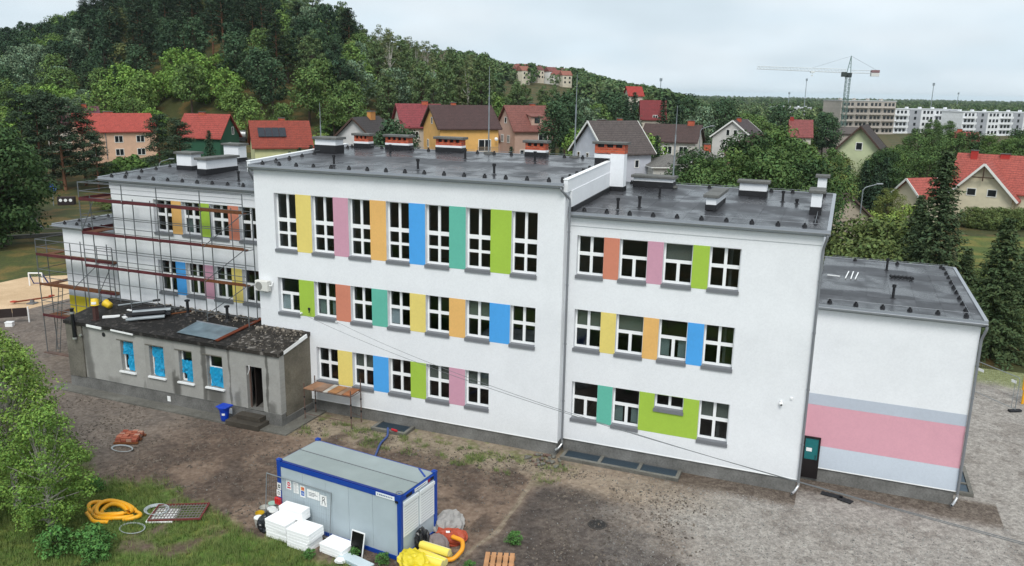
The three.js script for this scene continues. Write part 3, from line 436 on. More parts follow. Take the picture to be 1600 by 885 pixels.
  // black vent pipes on the roof
  for (const [x, z] of [[-22.2, 0.1], [-19.36, 0.15]]) mesh('vent_pipe', [cyl(x, roofY(z) - 0.1, roofY(z) + 0.78, z, 0.08, 10), cyl(x, roofY(z) + 0.78, roofY(z) + 0.86, z, 0.15, 10), cyl(x, roofY(z) - 0.05, roofY(z) + 0.12, z, 0.24, 10, 0.1)], M.black, annex);
  mesh('flue_pipe', [bar([-27.95, 2.35, AZ + 0.22], [-27.95, 4.05, AZ + 0.22], 0.1, 12), cyl(-27.95, 4.05, 4.1, AZ + 0.22, 0.12, 12), bar([-27.95, 2.42, AZ + 0.22], [-27.95, 2.42, AZ - 0.05], 0.09, 10)], mat(0x2a2b2e, { roughness: 0.35, metalness: 0.5 }), annex);
  mesh('flue_clamp', [cyl(-27.95, 3.78, 3.9, AZ + 0.22, 0.125, 12), cyl(-27.95, 2.3, 2.4, AZ + 0.22, 0.125, 12), bar([-27.55, 2.55, AZ + 0.1], [-27.55, 2.55, AZ + 0.2], 0.07, 8)], M.pipeEnd, annex);
  mesh('wall_hole', new THREE.CylinderGeometry(0.13, 0.13, 0.06, 14).rotateX(Math.PI / 2).translate(-25.95, 2.75, AZ - 0.02), M.black, annex);
  // things left on the roof
  function bucketShape(r, h) { const pts = [[0, 0], [r * 0.82, 0], [r, h], [r * 1.06, h], [r * 1.06, h - 0.03], [r * 0.94, h - 0.02], [r * 0.78, 0.02], [0, 0.02]].map(([x, y]) => new THREE.Vector2(x, y)); return new THREE.LatheGeometry(pts, 16); }
  const yel = mat(0xe8c32c, { roughness: 0.5 });
  { const t = thing('steel_post', 'rusty brown steel post standing on the annex roof', 'post', [-26.9, roofY(2.2), 2.2]); mesh('post', box(-0.11, 0.11, -0.02, 0.85, -0.11, 0.11), mat(0x4a2d2a), t); mesh('base_plate', box(-0.2, 0.2, -0.03, 0.02, -0.2, 0.2), mat(0x3a2826), t);
    const b = thing('yellow_bucket', 'yellow bucket upside down on top of the brown steel post', 'bucket', [-26.9, roofY(2.2) + 0.855, 2.2]); mesh('shell', bucketShape(0.22, 0.36).rotateX(Math.PI).translate(0, 0.36, 0), yel, b); mesh('label', new THREE.CylinderGeometry(0.215, 0.225, 0.14, 12, 1, true, 0, 1.2).translate(0, 0.16, 0.004), M.frame, b); }
  { const b = thing('yellow_bucket', 'yellow bucket lying on the tarred annex roof near a grey pipe', 'bucket', [-27.2, roofY(0.9) + 0.24, 0.9]); mesh('shell', bucketShape(0.23, 0.42).rotateZ(1.2), yel, b); mesh('handle', tube([[-0.1, 0.22, 0], [0.1, 0.34, 0.14], [0.12, 0.3, 0.2]], 0.01, 10, 5), M.steel, b); }
  { const b = thing('grey_pipe', 'long grey pipe resting across the annex roof', 'pipe', [-26, roofY(0.4) + 0.2, 0.4]); mesh('pipe', bar([-0.8, 0, 0.3], [1.1, 0.3, -0.6], 0.05, 8), M.galvan, b); mesh('socket', bar([1.0, 0.285, -0.55], [1.35, 0.34, -0.72], 0.07, 8), M.black, b); }
  { const b = thing('white_board', 'narrow white board lying flat on the annex roof', 'board', [-25.3, roofY(0.75) + 0.06, 0.75]); mesh('board', bevelBox(-0.85, 0.85, -0.03, 0.03, -0.07, 0.07, 0.01), M.frame, b); b.rotation.y = -0.1; }
  { const b = thing('insulation_strips', 'white insulation strips scattered on the annex roof', 'strips', [-26.2, roofY(1.7) + 0.05, 1.7]); mesh('strip', new THREE.BoxGeometry(0.9, 0.1, 0.22).rotateY(0.7).translate(-0.1, 0, 0), M.frame, b); mesh('strip', new THREE.BoxGeometry(0.4, 0.07, 0.2).rotateY(0.3).translate(0.5, 0, -0.6), M.frame, b); mesh('strip', new THREE.BoxGeometry(0.35, 0.07, 0.22).rotateY(-0.5).translate(0.7, 0, -0.2), M.frame, b); }
  { const b = thing('gutter_stack', 'stack of dark and silver gutter lengths on the annex roof', 'gutters', [-24.1, roofY(1.2) + 0.02, 1.2]); b.rotation.y = 0.5; b.rotation.x = 0.17;
    for (let i = 0; i < 7; i++) { const s = new THREE.Shape(); s.absarc(0, 0, 0.13, Math.PI, 2 * Math.PI, false); s.lineTo(0.11, 0); s.absarc(0, 0, 0.11, 0, Math.PI, true); s.closePath(); mesh('gutter_length', new THREE.ExtrudeGeometry(s, { depth: 2.1, bevelEnabled: false, curveSegments: 8 }).rotateZ(Math.PI).rotateY(Math.PI / 2).translate(-1.05 + (i % 3) * 0.12, 0.1 + (i > 3 ? 0.2 : 0), -0.75 + (i > 3 ? (i - 4) * 0.34 + 0.15 : i * 0.34)), i % 2 ? M.galvan : M.rubber, b); } }
  { const b = thing('metal_sheet', 'blue grey metal sheet lying on the annex roof', 'sheet', [-19.4, roofY(1.7) + 0.07, 1.7]); b.rotation.x = 0.165; const m2 = mat(0x8fa3ad, { roughness: 0.4, metalness: 0.3, map: T.mottle }); mesh('sheet', [box(-1.5, 1.45, 0, 0.012, -0.75, 0.7)], m2, b); mesh('folded_edge', [box(-1.5, 1.45, 0.012, 0.07, -0.78, -0.74)], M.trim, b); b.rotation.y = -0.05; }
  { const b = thing('wooden_plank', 'weathered brown plank lying across the annex roof', 'plank', [-17.75, roofY(1.0) + 0.06, 1.0]); mesh('plank', beam([-0.35, -0.24, 1.5], [0.25, 0.3, -1.6], 0.24, 0.05), mat(0x8a5d49, { map: T.wood }), b); }
  { const b = thing('wooden_batten', 'thin brown batten leaning across the annex roof behind the gutter stack', 'batten', [-22.9, roofY(0.5) + 0.06, 0.5]); mesh('batten', beam([-0.9, -0.06, 0.6], [0.6, 0.12, -0.8], 0.08, 0.06), M.darkWood, b); }
  { // loose rubble on the roof
    const r2 = mulberry(21), n = 560, im = new THREE.InstancedMesh(new THREE.IcosahedronGeometry(1, 0), mat(0xb5aea5, { map: T.mottle }), n), m4 = new THREE.Matrix4(), qn = new THREE.Quaternion(), e = new THREE.Euler(), col = new THREE.Color();
    for (let i = 0; i < n; i++) { const right = r2() < 0.55, x = right ? -17.1 + r2() * 3 : -25.5 + r2() * 8.3, z = right ? (r2() < 0.5 ? 0.1 + r2() * 0.7 : 0.2 + r2() * 2.3) : -0.6 + r2() * r2() * 1.6, s = 0.02 + r2() * r2() * (z < 0.7 ? 0.11 : 0.05); e.set(r2() * 6, r2() * 6, r2() * 6); m4.compose(V(x, (right ? 3.29 + (AZ + 0.1 - z) / (AZ + 0.09) * 0.45 : roofY(z)) + s * 0.4, z), qn.setFromEuler(e), V(s * 1.4, s * 0.7, s)); im.setMatrixAt(i, m4); const g = r2() < 0.35 ? 0.55 + r2() * 0.4 : 0.12 + r2() * 0.25; im.setColorAt(i, col.setRGB(g, g * 0.95, g * 0.88)); }
    im.name = 'roof_rubble'; im.userData.kind = 'stuff'; im.castShadow = im.receiveShadow = true; tag(im, 'broken mortar rubble strewn over the annex roof', 'rubble'); scene.add(im); }
  { const b = thing('blue_bin', 'blue plastic bin standing beside the annex door steps', 'bin', [-17.2, -0.62, 3.25]); const bl = mat(0x1240b8, { roughness: 0.4 }); mesh('shell', new THREE.LatheGeometry([[0, 0], [0.17, 0], [0.2, 0.1], [0.25, 0.6], [0.33, 0.72], [0.34, 0.8], [0.3, 0.8], [0.28, 0.7], [0, 0.66]].map(([x, y]) => new THREE.Vector2(x, y)), 20), bl, b); mesh('sticker', new THREE.CylinderGeometry(0.235, 0.225, 0.12, 10, 1, true, 0.1, 0.7).translate(0, 0.42, 0.005), M.frame, b); mesh('lid', bevelBox(-0.3, 0.36, 0.78, 0.84, -0.3, 0.3, 0.02), bl, b); }
}

// ---------------------------------------------------------------- scaffolding
const scafRed = mat(0x66242b, { roughness: 0.75, map: T.mottle }), scafTube = mat(0x6d7174, { roughness: 0.5, metalness: 0.45 }), scafDeck = mat(0x8b7d73, { map: T.wood });
{
  const s = thing('facade_scaffold', 'tube scaffold with dark red toe boards in front of the left wing', 'scaffold'), zo = 0.5, zi = -0.22, xs = [-29.3, -26.0, -23.46, -20.44, -17.6], lifts = [3.9, 5.95, 7.9, 9.86];
  for (const x of xs) for (const z of [zo, zi]) { mesh('standard', bar([x, x < -28.8 ? -0.7 : 3.6, z], [x, z === zo ? 10.9 : 10.0, z], 0.03, 8), scafTube, s); mesh('base_plate', box(x - 0.09, x + 0.09, (x < -28.8 ? -0.72 : 3.58) , (x < -28.8 ? -0.7 : 3.6), z - 0.09, z + 0.09), scafTube, s); }
  for (const y of lifts) {
    for (let i = 0; i < 4; i++) {
      const a = xs[i], b = xs[i + 1], red = y > 5 && !(i === 3); if (y > 4) { for (const [k, zz] of [[0, 0.31]]) mesh('deck_plank', box(a + 0.04, b - 0.04, y - 0.05, y, zz - 0.16 + 0, zz + 0.14), scafDeck, s); mesh('toe_board', box(a + 0.03, b - 0.03, y - 0.02, y + 0.15, zo + 0.035, zo + 0.06), red ? scafRed : scafDeck, s); }
      if (y > 4) for (const h of [0.5, 1.0]) mesh('guard_rail', bar([a, y + h, zo - 0.02], [b, y + h, zo - 0.02], 0.022, 6), scafTube, s);
    }
    for (const x of xs) mesh('transom', bar([x, y - 0.06, zi], [x, y - 0.06, zo], 0.024, 6), scafTube, s);
  }
  for (const x of [-27.6, -24.7, -21.95, -19.0]) mesh('standard', bar([x, x < -28 ? -0.7 : 3.55, zi], [x, 10.0, zi], 0.026, 8), scafTube, s);
  for (const y of lifts) for (const h of [0.02, 0.95]) mesh('ledger', bar([xs[0], y + h, zi], [xs[4], y + h, zi], 0.02, 6), scafTube, s);
  mesh('brace', bar([-20.4, 7.85, zo + 0.05], [-17.65, 9.8, zo + 0.05], 0.024, 6), scafTube, s); mesh('brace', bar([-20.4, 5.95, zo + 0.05], [-17.65, 7.9, zo + 0.05], 0.024, 6), scafTube, s); mesh('brace', bar([-20.5, 4.0, zo + 0.05], [-17.65, 5.9, zo + 0.05], 0.024, 6), scafTube, s); mesh('brace', bar([-29.3, 8.0, zo + 0.04], [-28.2, 9.8, zo + 0.04], 0.024, 6), scafTube, s);
  mesh('end_frame', [bar([-17.55, 10.75, -0.2], [-17.0 - 0.3, 10.75, -0.2], 0.02, 6), bar([-17.3, 10.0, -0.2], [-17.3, 10.75, -0.2], 0.02, 6)], scafTube, s);
  // return round the corner of the wing
  for (const z of [-3.2, -6.2]) for (const x of [-29.3, -28.55]) mesh('standard', bar([x, 7.65, z], [x, 10.9, z], 0.03, 8), scafTube, s);
  for (const y of [8.0, 9.86]) { mesh('deck_plank', box(-29.25, -28.5, y - 0.05, y, -6.2, 0.42), scafDeck, s); mesh('toe_board', box(-29.36, -29.33, y - 0.02, y + 0.15, -6.2, 0.46), scafRed, s); for (const h of [0.5, 1]) mesh('guard_rail', bar([-29.3, y + h, -6.2], [-29.3, y + h, 0.5], 0.022, 6), scafTube, s); }
}
{
  const s = thing('corner_scaffold', 'lower tube scaffold wrapped round the far white hall with a yellow base', 'scaffold'), zo = -1.1, zi = -1.85, xs = [-35.4, -32.4, -30.2, -28.95];
  for (const x of xs) { mesh('standard', bar([x, -0.7, zo], [x, 6.75, zo], 0.03, 8), scafTube, s); mesh('standard', bar([x, -0.7, zi], [x, 6.75, zi], 0.03, 8), scafTube, s); }
  for (const x of [-35.4, -34.75]) for (const z of [-4, -7]) mesh('standard', bar([x, -0.7, z], [x, 6.7, z], 0.03, 8), scafTube, s);
  for (const [y, m] of [[1.8, scafRed], [3.85, scafDeck], [5.78, scafRed]]) {
    for (let i = 0; i < 3; i++) { mesh('deck_plank', box(xs[i] + 0.03, xs[i + 1] - 0.03, y - 0.05, y, zi + 0.05, zo - 0.05), scafDeck, s); mesh('toe_board', box(xs[i] + 0.03, xs[i + 1] - 0.03, y - 0.02, y + 0.15, zo + 0.035, zo + 0.06), i === 2 ? scafRed : m, s); for (const h of [0.5, 1.0]) mesh('guard_rail', bar([xs[i], y + h, zo], [xs[i + 1], y + h, zo], 0.022, 6), scafTube, s); }
    for (const x of xs) mesh('transom', bar([x, y - 0.06, zi], [x, y - 0.06, zo], 0.024, 6), scafTube, s);
    mesh('deck_plank', box(-35.35, -34.8, y - 0.05, y, -7, zi), scafDeck, s); for (const h of [0.5, 1.0]) mesh('guard_rail', bar([-35.4, y + h, -7], [-35.4, y + h, zo], 0.022, 6), scafTube, s);
  }
  mesh('brace', bar([-30.2, 3.9, zo + 0.05], [-28.95, 5.8, zo + 0.05], 0.024, 6), scafTube, s); mesh('brace', bar([-32.4, 3.9, zo + 0.05], [-30.0, 5.75, zo + 0.05], 0.024, 6), scafTube, s); mesh('ladder', [bar([-34.9, -0.65, -1.3], [-34.0, 3.8, -1.3], 0.025, 6), bar([-34.55, -0.65, -1.3], [-33.65, 3.8, -1.3], 0.025, 6), ...Array.from({ length: 12 }, (_, i) => bar([-34.85 + i * 0.072, -0.4 + i * 0.355, -1.3], [-34.5 + i * 0.072, -0.4 + i * 0.355, -1.3], 0.015, 5))], scafTube, s);
  mesh('base_board', [box(-35.6, -33.4, -0.72, -0.64, -1.25, -0.95)], M.rust, s);
}
{ // low trestle platform under the ground floor windows
  const s = thing('trestle_scaffold', 'low trestle platform with worn orange brown planks beside the annex', 'scaffold', [-12.15, -0.7, 0.78]);
  for (const [x, z, h] of [[-1.45, 0.5, 2.05], [1.4, 0.5, 2.05], [-1.45, -0.45, 2.15], [1.4, -0.45, 2.35]]) { mesh('leg', bar([x, 0, z], [x, h, z], 0.03, 8), M.rust, s); mesh('collar', [cyl(x, 0.55, 0.66, z, 0.045, 8), cyl(x, 1.25, 1.33, z, 0.045, 8)], M.black, s); }
  mesh('rail', [bar([-1.45, 1.72, 0.5], [1.4, 1.72, 0.5], 0.025, 6), bar([-1.45, 1.72, -0.45], [1.4, 1.72, -0.45], 0.025, 6), bar([-1.45, 1.72, -0.45], [-1.45, 1.72, 0.5], 0.025, 6), bar([1.4, 1.72, -0.45], [1.4, 1.72, 0.5], 0.025, 6), bar([-1.45, 0.35, 0.5], [1.4, 0.35, 0.5], 0.018, 6), bar([1.4, 0.3, -0.45], [1.4, 0.9, 0.5], 0.015, 6)], M.rust, s);
  const tones = [0xb98d6e, 0xa88a76, 0xd6d2cc, 0xb98558, 0xa98a74, 0xb5764f].map(c => mat(c, { map: T.mottle, roughness: 0.9 })); let x = -1.42;
  [0.62, 0.55, 0.28, 0.58, 0.3, 0.46].forEach((w, i) => { mesh('plank', new THREE.BoxGeometry(w - 0.02, 0.05, 1.12 - (i % 2) * 0.12).rotateY((i % 3 - 1) * 0.04).translate(x + w / 2, 1.78 + (i % 2) * 0.012, 0.03), tones[i], s); x += w; });
}
// ---------------------------------------------------------------- site container and everything lying in the yard
function printed(w, h, draw) { const cv = document.createElement('canvas'); cv.width = w; cv.height = h; const c = cv.getContext('2d'); draw(c, w, h); const t = new THREE.CanvasTexture(cv); t.colorSpace = THREE.SRGBColorSpace; return new THREE.MeshStandardMaterial({ map: t, roughness: 0.6 }); }
function sheetGeo(w, h) { const g = new THREE.PlaneGeometry(w, h); g.userData.keepUv = true; return g; }
const CONT = [-8.33, -0.72, 10.32], CT = -0.112;
{
  const c = thing('site_container', 'light grey site office container with a blue steel frame', 'container', CONT, CT);
  const L = 6.058, D = 2.438, H = 2.62, blue = mat(0x0d3f9a, { roughness: 0.45 }), blueD = mat(0x0a2a78, { roughness: 0.5 }), skin = mat(0xb6c3ca, { roughness: 0.55, map: T.faint });
  for (const [x, z] of [[0, 0], [L, 0], [0, -D], [L, -D]]) { const sx = x ? -1 : 1, sz = z ? 1 : -1; mesh('corner_post', [bevelBox(Math.min(x, x + sx * 0.17), Math.max(x, x + sx * 0.17), 0, H, Math.min(z, z + sz * 0.17), Math.max(z, z + sz * 0.17), 0.02)], blue, c); mesh('corner_casting', [bevelBox(Math.min(x - sx * 0.01, x + sx * 0.18), Math.max(x - sx * 0.01, x + sx * 0.18), H, H + 0.09, Math.min(z - sz * 0.01, z + sz * 0.18), Math.max(z - sz * 0.01, z + sz * 0.18), 0.02), cyl(x + sx * 0.085, H + 0.09, H + 0.11, z + sz * 0.085, 0.05, 10)], blue, c); }
  mesh('top_rail', [box(0.171, L - 0.171, H - 0.2, H - 0.02, -0.13, -0.02), box(0.171, L - 0.171, H - 0.2, H - 0.02, -D + 0.02, -D + 0.13), box(0.02, 0.13, H - 0.2, H - 0.02, -D + 0.171, -0.171), box(L - 0.13, L - 0.02, H - 0.2, H - 0.02, -D + 0.171, -0.171)], blue, c);
  mesh('rain_channel', [box(0.171, L - 0.171, H - 0.02, H + 0.02, -0.16, -0.05)], blueD, c);
  mesh('bottom_rail', [box(0.171, L - 0.171, 0.02, 0.18, -0.12, -0.02), box(0.171, L - 0.171, 0.02, 0.18, -D + 0.02, -D + 0.12), box(0.02, 0.13, 0.02, 0.18, -D + 0.171, -0.171), box(L - 0.13, L - 0.02, 0.02, 0.18, -D + 0.171, -0.171)], blue, c);
  for (const [a, b] of [[0, 0.5], [0.5, 1]]) mesh('roof_sheet', box(0.1, L - 0.1, H + 0.0, H + 0.025, lerp(-0.17, -D + 0.14, a) - (a ? 0.015 : 0), lerp(-0.17, -D + 0.14, b)), mat(a ? 0xa3aeae : 0x9ca7a6, { roughness: 0.5, metalness: 0.15, map: T.faint }), c);
  mesh('roof_seam', box(0.1, L - 0.1, H + 0.02, H + 0.05, -D / 2 - 0.03, -D / 2 - 0.005), M.steel, c);
  mesh('roof_brace', [beam([L - 0.16, H + 0.04, -D + 0.62], [L - 0.75, H + 0.04, -D + 0.17], 0.06, 0.04)], blue, c);
  const n = 5; for (let i = 0; i < n; i++) { const a = 0.172 + i * (L - 0.344) / n, b = 0.172 + (i + 1) * (L - 0.344) / n; mesh('wall_panel', [bevelBox(a + 0.004, b - 0.004, 0.18, H - 0.2, -0.09, -0.045, 0.008)], skin, c); mesh('wall_panel', [box(a + 0.004, b - 0.004, 0.18, H - 0.2, -D + 0.045, -D + 0.09)], skin, c); }
  mesh('wall_panel', box(0.05, 0.1, 0.18, H - 0.2, -D + 0.172, -0.172), skin, c); mesh('wall_panel', bevelBox(L - 0.1, L - 0.055, 0.18, H - 0.2, -D + 0.172, -0.172, 0.008), skin, c);
  for (const z of [-0.2, -1.27]) { const sh = mesh('roller_shutter', [bevelBox(L - 0.056, L - 0.02, 0.92, H - 0.3, z - 0.98, z, 0.012), box(L - 0.05, L + 0.01, H - 0.42, H - 0.29, z - 0.98, z)], mat(0xe6ebee, { roughness: 0.5 }), c); mesh('slat_line', Array.from({ length: 11 }, (_, i) => box(L - 0.021, L - 0.014, 1.02 + i * 0.11, 1.03 + i * 0.11, z - 0.9, z - 0.08)), M.trim, sh); }
  const plate = printed(256, 64, (k, w, h) => { k.fillStyle = '#e8ecee'; k.fillRect(0, 0, w, h); k.fillStyle = '#5b6f92'; for (let i = 0; i < 9; i++) k.fillRect(20 + i * 24, 22, 13 + (i * 7) % 8, 20); });
  mesh('name_plate', sheetGeo(0.85, 0.17).translate(L - 0.7, H - 0.11, -0.016), plate, c); mesh('name_plate', sheetGeo(0.85, 0.14).rotateY(Math.PI / 2).translate(L - 0.014, H - 0.11, -1.35), plate, c);
  mesh('red_tag', box(L - 0.02, L - 0.008, H - 0.18, H - 0.06, -1.95, -1.82), mat(0x8e1d2c), c); mesh('rail_slot', [box(L - 0.02, L - 0.01, H - 0.17, H - 0.06, -0.75, -0.4), box(L - 0.02, L - 0.01, H - 0.17, H - 0.06, -2.2, -1.98)], M.black, c); mesh('bracket', box(L - 0.22, L - 0.1, H - 0.24, H - 0.16, -0.02, 0.03), M.black, c);
  mesh('lifting_ring', new THREE.TorusGeometry(0.12, 0.02, 6, 18).rotateX(Math.PI / 2).translate(L - 0.12, H + 0.13, -0.12), M.steel, c);
  // papers and safety signs on the long side, on a clear sheet leaning against it
  const paper = (draw) => printed(64, 90, draw), W = '#f3f3f1';
  const red = paper((k, w, h) => { k.fillStyle = W; k.fillRect(0, 0, w, h); k.fillStyle = '#cf2442'; k.beginPath(); k.arc(w / 2, h * 0.42, 20, 0, 7); k.fill(); k.fillStyle = W; k.fillRect(w / 2 - 12, h * 0.42 - 5, 24, 9); k.fillStyle = '#cf2442'; k.fillRect(10, h * 0.72, w - 20, 14); });
  const text = paper((k, w, h) => { k.fillStyle = W; k.fillRect(0, 0, w, h); k.fillStyle = '#8a8d92'; for (let i = 0; i < 11; i++) k.fillRect(8, 10 + i * 7, 30 + (i * 13) % 18, 2); });
  const blueSign = paper((k, w, h) => { k.fillStyle = W; k.fillRect(0, 0, w, h); k.fillStyle = '#e08a3a'; k.fillRect(12, 12, 40, 26); k.fillStyle = '#cc3a34'; k.beginPath(); k.arc(40, 22, 9, 0, 7); k.fill(); k.fillStyle = '#2d62b8'; k.fillRect(12, 42, 40, 36); k.fillStyle = W; k.fillRect(18, 56, 28, 3); k.fillRect(18, 64, 28, 3); });
  const wide = printed(128, 64, (k, w, h) => { k.fillStyle = W; k.fillRect(0, 0, w, h); k.fillStyle = '#54585e'; k.fillRect(14, 20, 70, 5); k.fillRect(14, 32, 92, 4); k.fillRect(14, 42, 60, 4); });
  const figure = paper((k, w, h) => { k.fillStyle = W; k.fillRect(0, 0, w, h); k.strokeStyle = '#33373c'; k.lineWidth = 5; k.beginPath(); k.arc(w / 2, 26, 11, 0, 7); k.moveTo(w / 2 - 16, 78); k.lineTo(w / 2 - 10, 44); k.lineTo(w / 2 + 10, 44); k.lineTo(w / 2 + 16, 78); k.stroke(); });
  for (const [x, y, w, h, m] of [[0.58, 1.72, 0.26, 0.4, red], [0.96, 1.68, 0.27, 0.46, text], [1.3, 1.62, 0.27, 0.5, blueSign], [1.85, 1.62, 0.62, 0.36, wide], [2.36, 1.5, 0.34, 0.46, figure]]) mesh('paper_notice', sheetGeo(w, h).translate(x, y, -0.036), m, c);
  mesh('first_aid_sign', sheetGeo(0.2, 0.3).translate(0.1, 1.55, 0.004), paper((k, w, h) => { k.fillStyle = W; k.fillRect(0, 0, w, h); k.fillStyle = '#20282a'; k.fillRect(14, 24, 36, 44); k.fillStyle = W; k.beginPath(); k.moveTo(22, 46); k.lineTo(40, 34); k.lineTo(40, 58); k.fill(); }), c);
  mesh('first_aid_sign', sheetGeo(0.22, 0.28).translate(0.06, 1.24, 0.006), paper((k, w, h) => { k.fillStyle = W; k.fillRect(0, 0, w, h); k.strokeStyle = '#22282a'; k.lineWidth = 6; k.strokeRect(18, 28, 28, 34); k.fillStyle = '#22282a'; k.fillRect(26, 18, 12, 12); }), c);
  mesh('fire_box', bevelBox(-0.08, 0.2, 0.78, 1.06, 0.0, 0.13, 0.015), mat(0xc9141c, { roughness: 0.4 }), c);
  const f = thing('mesh_fence_panel', 'thin steel fence panel leaning on the front of the site container', 'fence panel', [CONT[0], CONT[1], CONT[2]], CT), tilt = -0.06; // leaning
  const wire = (a, b, r) => bar([a[0], a[1], 0.25 + tilt * a[1] * 1.6], [b[0], b[1], 0.25 + tilt * b[1] * 1.6], r, 5);
  mesh('tube_frame', [wire([-0.5, 0], [-0.5, 2.0], 0.02), wire([2.85, 0], [2.85, 2.0], 0.02), wire([-0.5, 2.0], [2.85, 2.0], 0.02), wire([-0.5, 0.15], [2.85, 0.15], 0.02)], M.galvan, f); 
  const wires = []; for (let i = 1; i < 30; i++) wires.push(wire([-0.5 + i * 0.1117, 0.15], [-0.5 + i * 0.1117, 2.0], 0.0022)); for (let i = 1; i < 8; i++) wires.push(wire([-0.5, 0.15 + i * 0.23], [2.85, 0.15 + i * 0.23], 0.0022)); mesh('wire_mesh', wires, M.galvan, f);
}
const local = (x, z) => { const a = CT; return [CONT[0] + x * Math.cos(a) + z * Math.sin(a), CONT[2] - x * Math.sin(a) + z * Math.cos(a)]; };
// polystyrene boards
{
  const foam = mat(0xf6f7f7, { roughness: 0.9, ...bump(T.grain, 0.004, 0.4) });
  const block = (x, z, y, w, h, d, turn, label) => { const [X, Z] = local(x, z), b = thing('foam_block', label, 'foam block', [X, -0.71 + y, Z], CT + turn, 'white foam board packs by the container'); const n = Math.round(h / 0.125); for (let i = 0; i < n; i++) mesh('foam_board', bevelBox(-w / 2 + (i % 2) * 0.012, w / 2 - (i % 3) * 0.01, i * h / n + 0.002, (i + 1) * h / n, -d / 2, d / 2, 0.012), foam, b); };
  block(0.95, 0.75, 0, 1.05, 0.37, 0.8, 0.02, 'white foam board pack at the bottom of the pile nearer the black bag'); block(0.95, 0.74, 0.375, 1.1, 0.37, 0.85, -0.03, 'white foam board pack lying on the pack nearer the black bag');
  block(1.25, 0.4, 0.75, 1.15, 0.4, 0.5, 0.05, 'topmost white foam board pack leaning at the container wall');
  block(2.15, 0.85, 0, 1.05, 0.37, 0.85, 0.0, 'white foam board pack at the bottom of the pile in the middle'); block(2.17, 0.83, 0.375, 1.1, 0.37, 0.88, 0.03, 'white foam board pack on top of the pile in the middle');
  block(3.55, 0.6, 0, 1.15, 0.37, 0.75, -0.03, 'single low white foam board pack beside the black panel');
  const [X, Z] = local(4.15, 1.15), o = thing('foam_offcut', 'small crumpled white foam offcut on the grass', 'foam offcut', [X, -0.7, Z], 0.4); mesh('offcut', new THREE.DodecahedronGeometry(0.2, 0).scale(1.2, 0.6, 0.9).translate(0, 0.1, 0), foam, o);
  const [X2, Z2] = local(4.35, 0.42), p = thing('picture_board', 'dark picture board with a white frame leaning on the container', 'board', [X2, -0.7, Z2], CT); mesh('board', new THREE.BoxGeometry(0.62, 0.95, 0.03).rotateX(-0.22).translate(0, 0.47, 0), M.frame, p); mesh('dark_face', new THREE.BoxGeometry(0.54, 0.86, 0.012).rotateX(-0.22).translate(0, 0.475, 0.024), mat(0x26221f, { roughness: 0.3, map: T.rubble }), p);
  const [X3, Z3] = local(4.6, 0.95), q = thing('glass_sheet_stack', 'pale blue sheets of glazing lying in the grass by the container', 'sheets', [X3, -0.68, Z3], CT - 0.12); for (let i = 0; i < 3; i++) mesh('sheet', bevelBox(-0.7 + i * 0.05, 0.75 + i * 0.04, i * 0.06, i * 0.06 + 0.05, -0.24, 0.2, 0.01), mat(i % 2 ? 0xa9bec7 : 0xc6d3d8, { roughness: 0.25 }), q);
  const [X4, Z4] = local(0.12, 0.75); lumpy('refuse_bag', 'black plastic rubbish bag slumped beside the foam boards', 'rubbish bag', X4, Z4, 0.42, 0.36, 0.36, mat(0x1c1f24, { roughness: 0.3 }), 3);
}
function lumpy(name, label, cat, x, z, rx, ry, rz, m, seed, amp = 0.3, turn = 0) {
  const t = thing(name, label, cat, [x, -0.72, z], turn), g = new THREE.IcosahedronGeometry(1, 5), p = g.attributes.position;
  for (let i = 0; i < p.count; i++) { const v = V(p.getX(i), p.getY(i), p.getZ(i)), n = fbm(v.x * 2.1 + seed * 5 + v.y, v.z * 2.1 + v.y * 1.7 + seed, 4) - 0.5, n2 = Math.abs(fbm(v.x * 4 + seed, v.z * 4 + v.y * 4, 3) - 0.5); const k = 1 + n * amp * 1.6 - n2 * amp; p.setXYZ(i, v.x * rx * k, Math.max(0, v.y * 0.9 + 0.45) * ry * k * 1.4, v.z * rz * k); }
  g.computeVertexNormals(); mesh('body', g, m, t); return t;
}
// paint buckets at the left end of the container
{
  const r = mulberry(8), cols = [0xe8bf27, 0xe3e1da, 0xe8bf27, 0xdcdad2, 0xd4d6d3, 0xcfd3cf, 0xd9d4cc, 0xc9cdc9], lab = ['open yellow bucket among the paint buckets', 'dirty white bucket standing in front of the yellow ones', 'yellow bucket next to the black rubbish bag', 'white lidded paint bucket in the back row', 'white bucket with red label drips', 'small pale bucket with a green lid', 'white bucket leaning in the bucket pile', 'grey white bucket against the container corner'];
  [[-0.62, 0.42], [-0.36, 0.75], [-0.12, 0.52], [-0.85, -0.05], [-0.5, -0.1], [-0.78, -0.45], [-0.25, -0.28], [-0.2, 0.08]].forEach(([x, z], i) => {
    const [X, Z] = local(x, z), b = thing('paint_bucket', lab[i], 'bucket', [X, -0.71, Z], r() * 6, 'paint buckets beside the container'), h = 0.34 + r() * 0.08;
    mesh('shell', new THREE.LatheGeometry([[0, 0.01], [0.14, 0], [0.17, h], [0.185, h], [0.185, h - 0.04], [0.165, h - 0.03], [0.13, 0.03], [0, 0.03]].map(([a, c]) => new THREE.Vector2(a, c)), 18), mat(cols[i], { roughness: 0.5, map: T.mottle }), b); if (i % 3) mesh('lid', cyl(0, h - 0.02, h + 0.02, 0, 0.18, 16), mat(i === 5 ? 0x9fc0b0 : 0xe9ebe8, { roughness: 0.5 }), b); if (i === 4) mesh('red_label', new THREE.CylinderGeometry(0.17, 0.16, 0.14, 12, 1, true, 0, 2.4).translate(0, 0.2, 0), mat(0xb8382e), b); mesh('handle', tube([[-0.18, h - 0.05, 0], [-0.12, h - 0.2, 0.16], [0.12, h - 0.2, 0.16], [0.18, h - 0.05, 0]], 0.006, 14, 5), M.steel, b);
  });
}
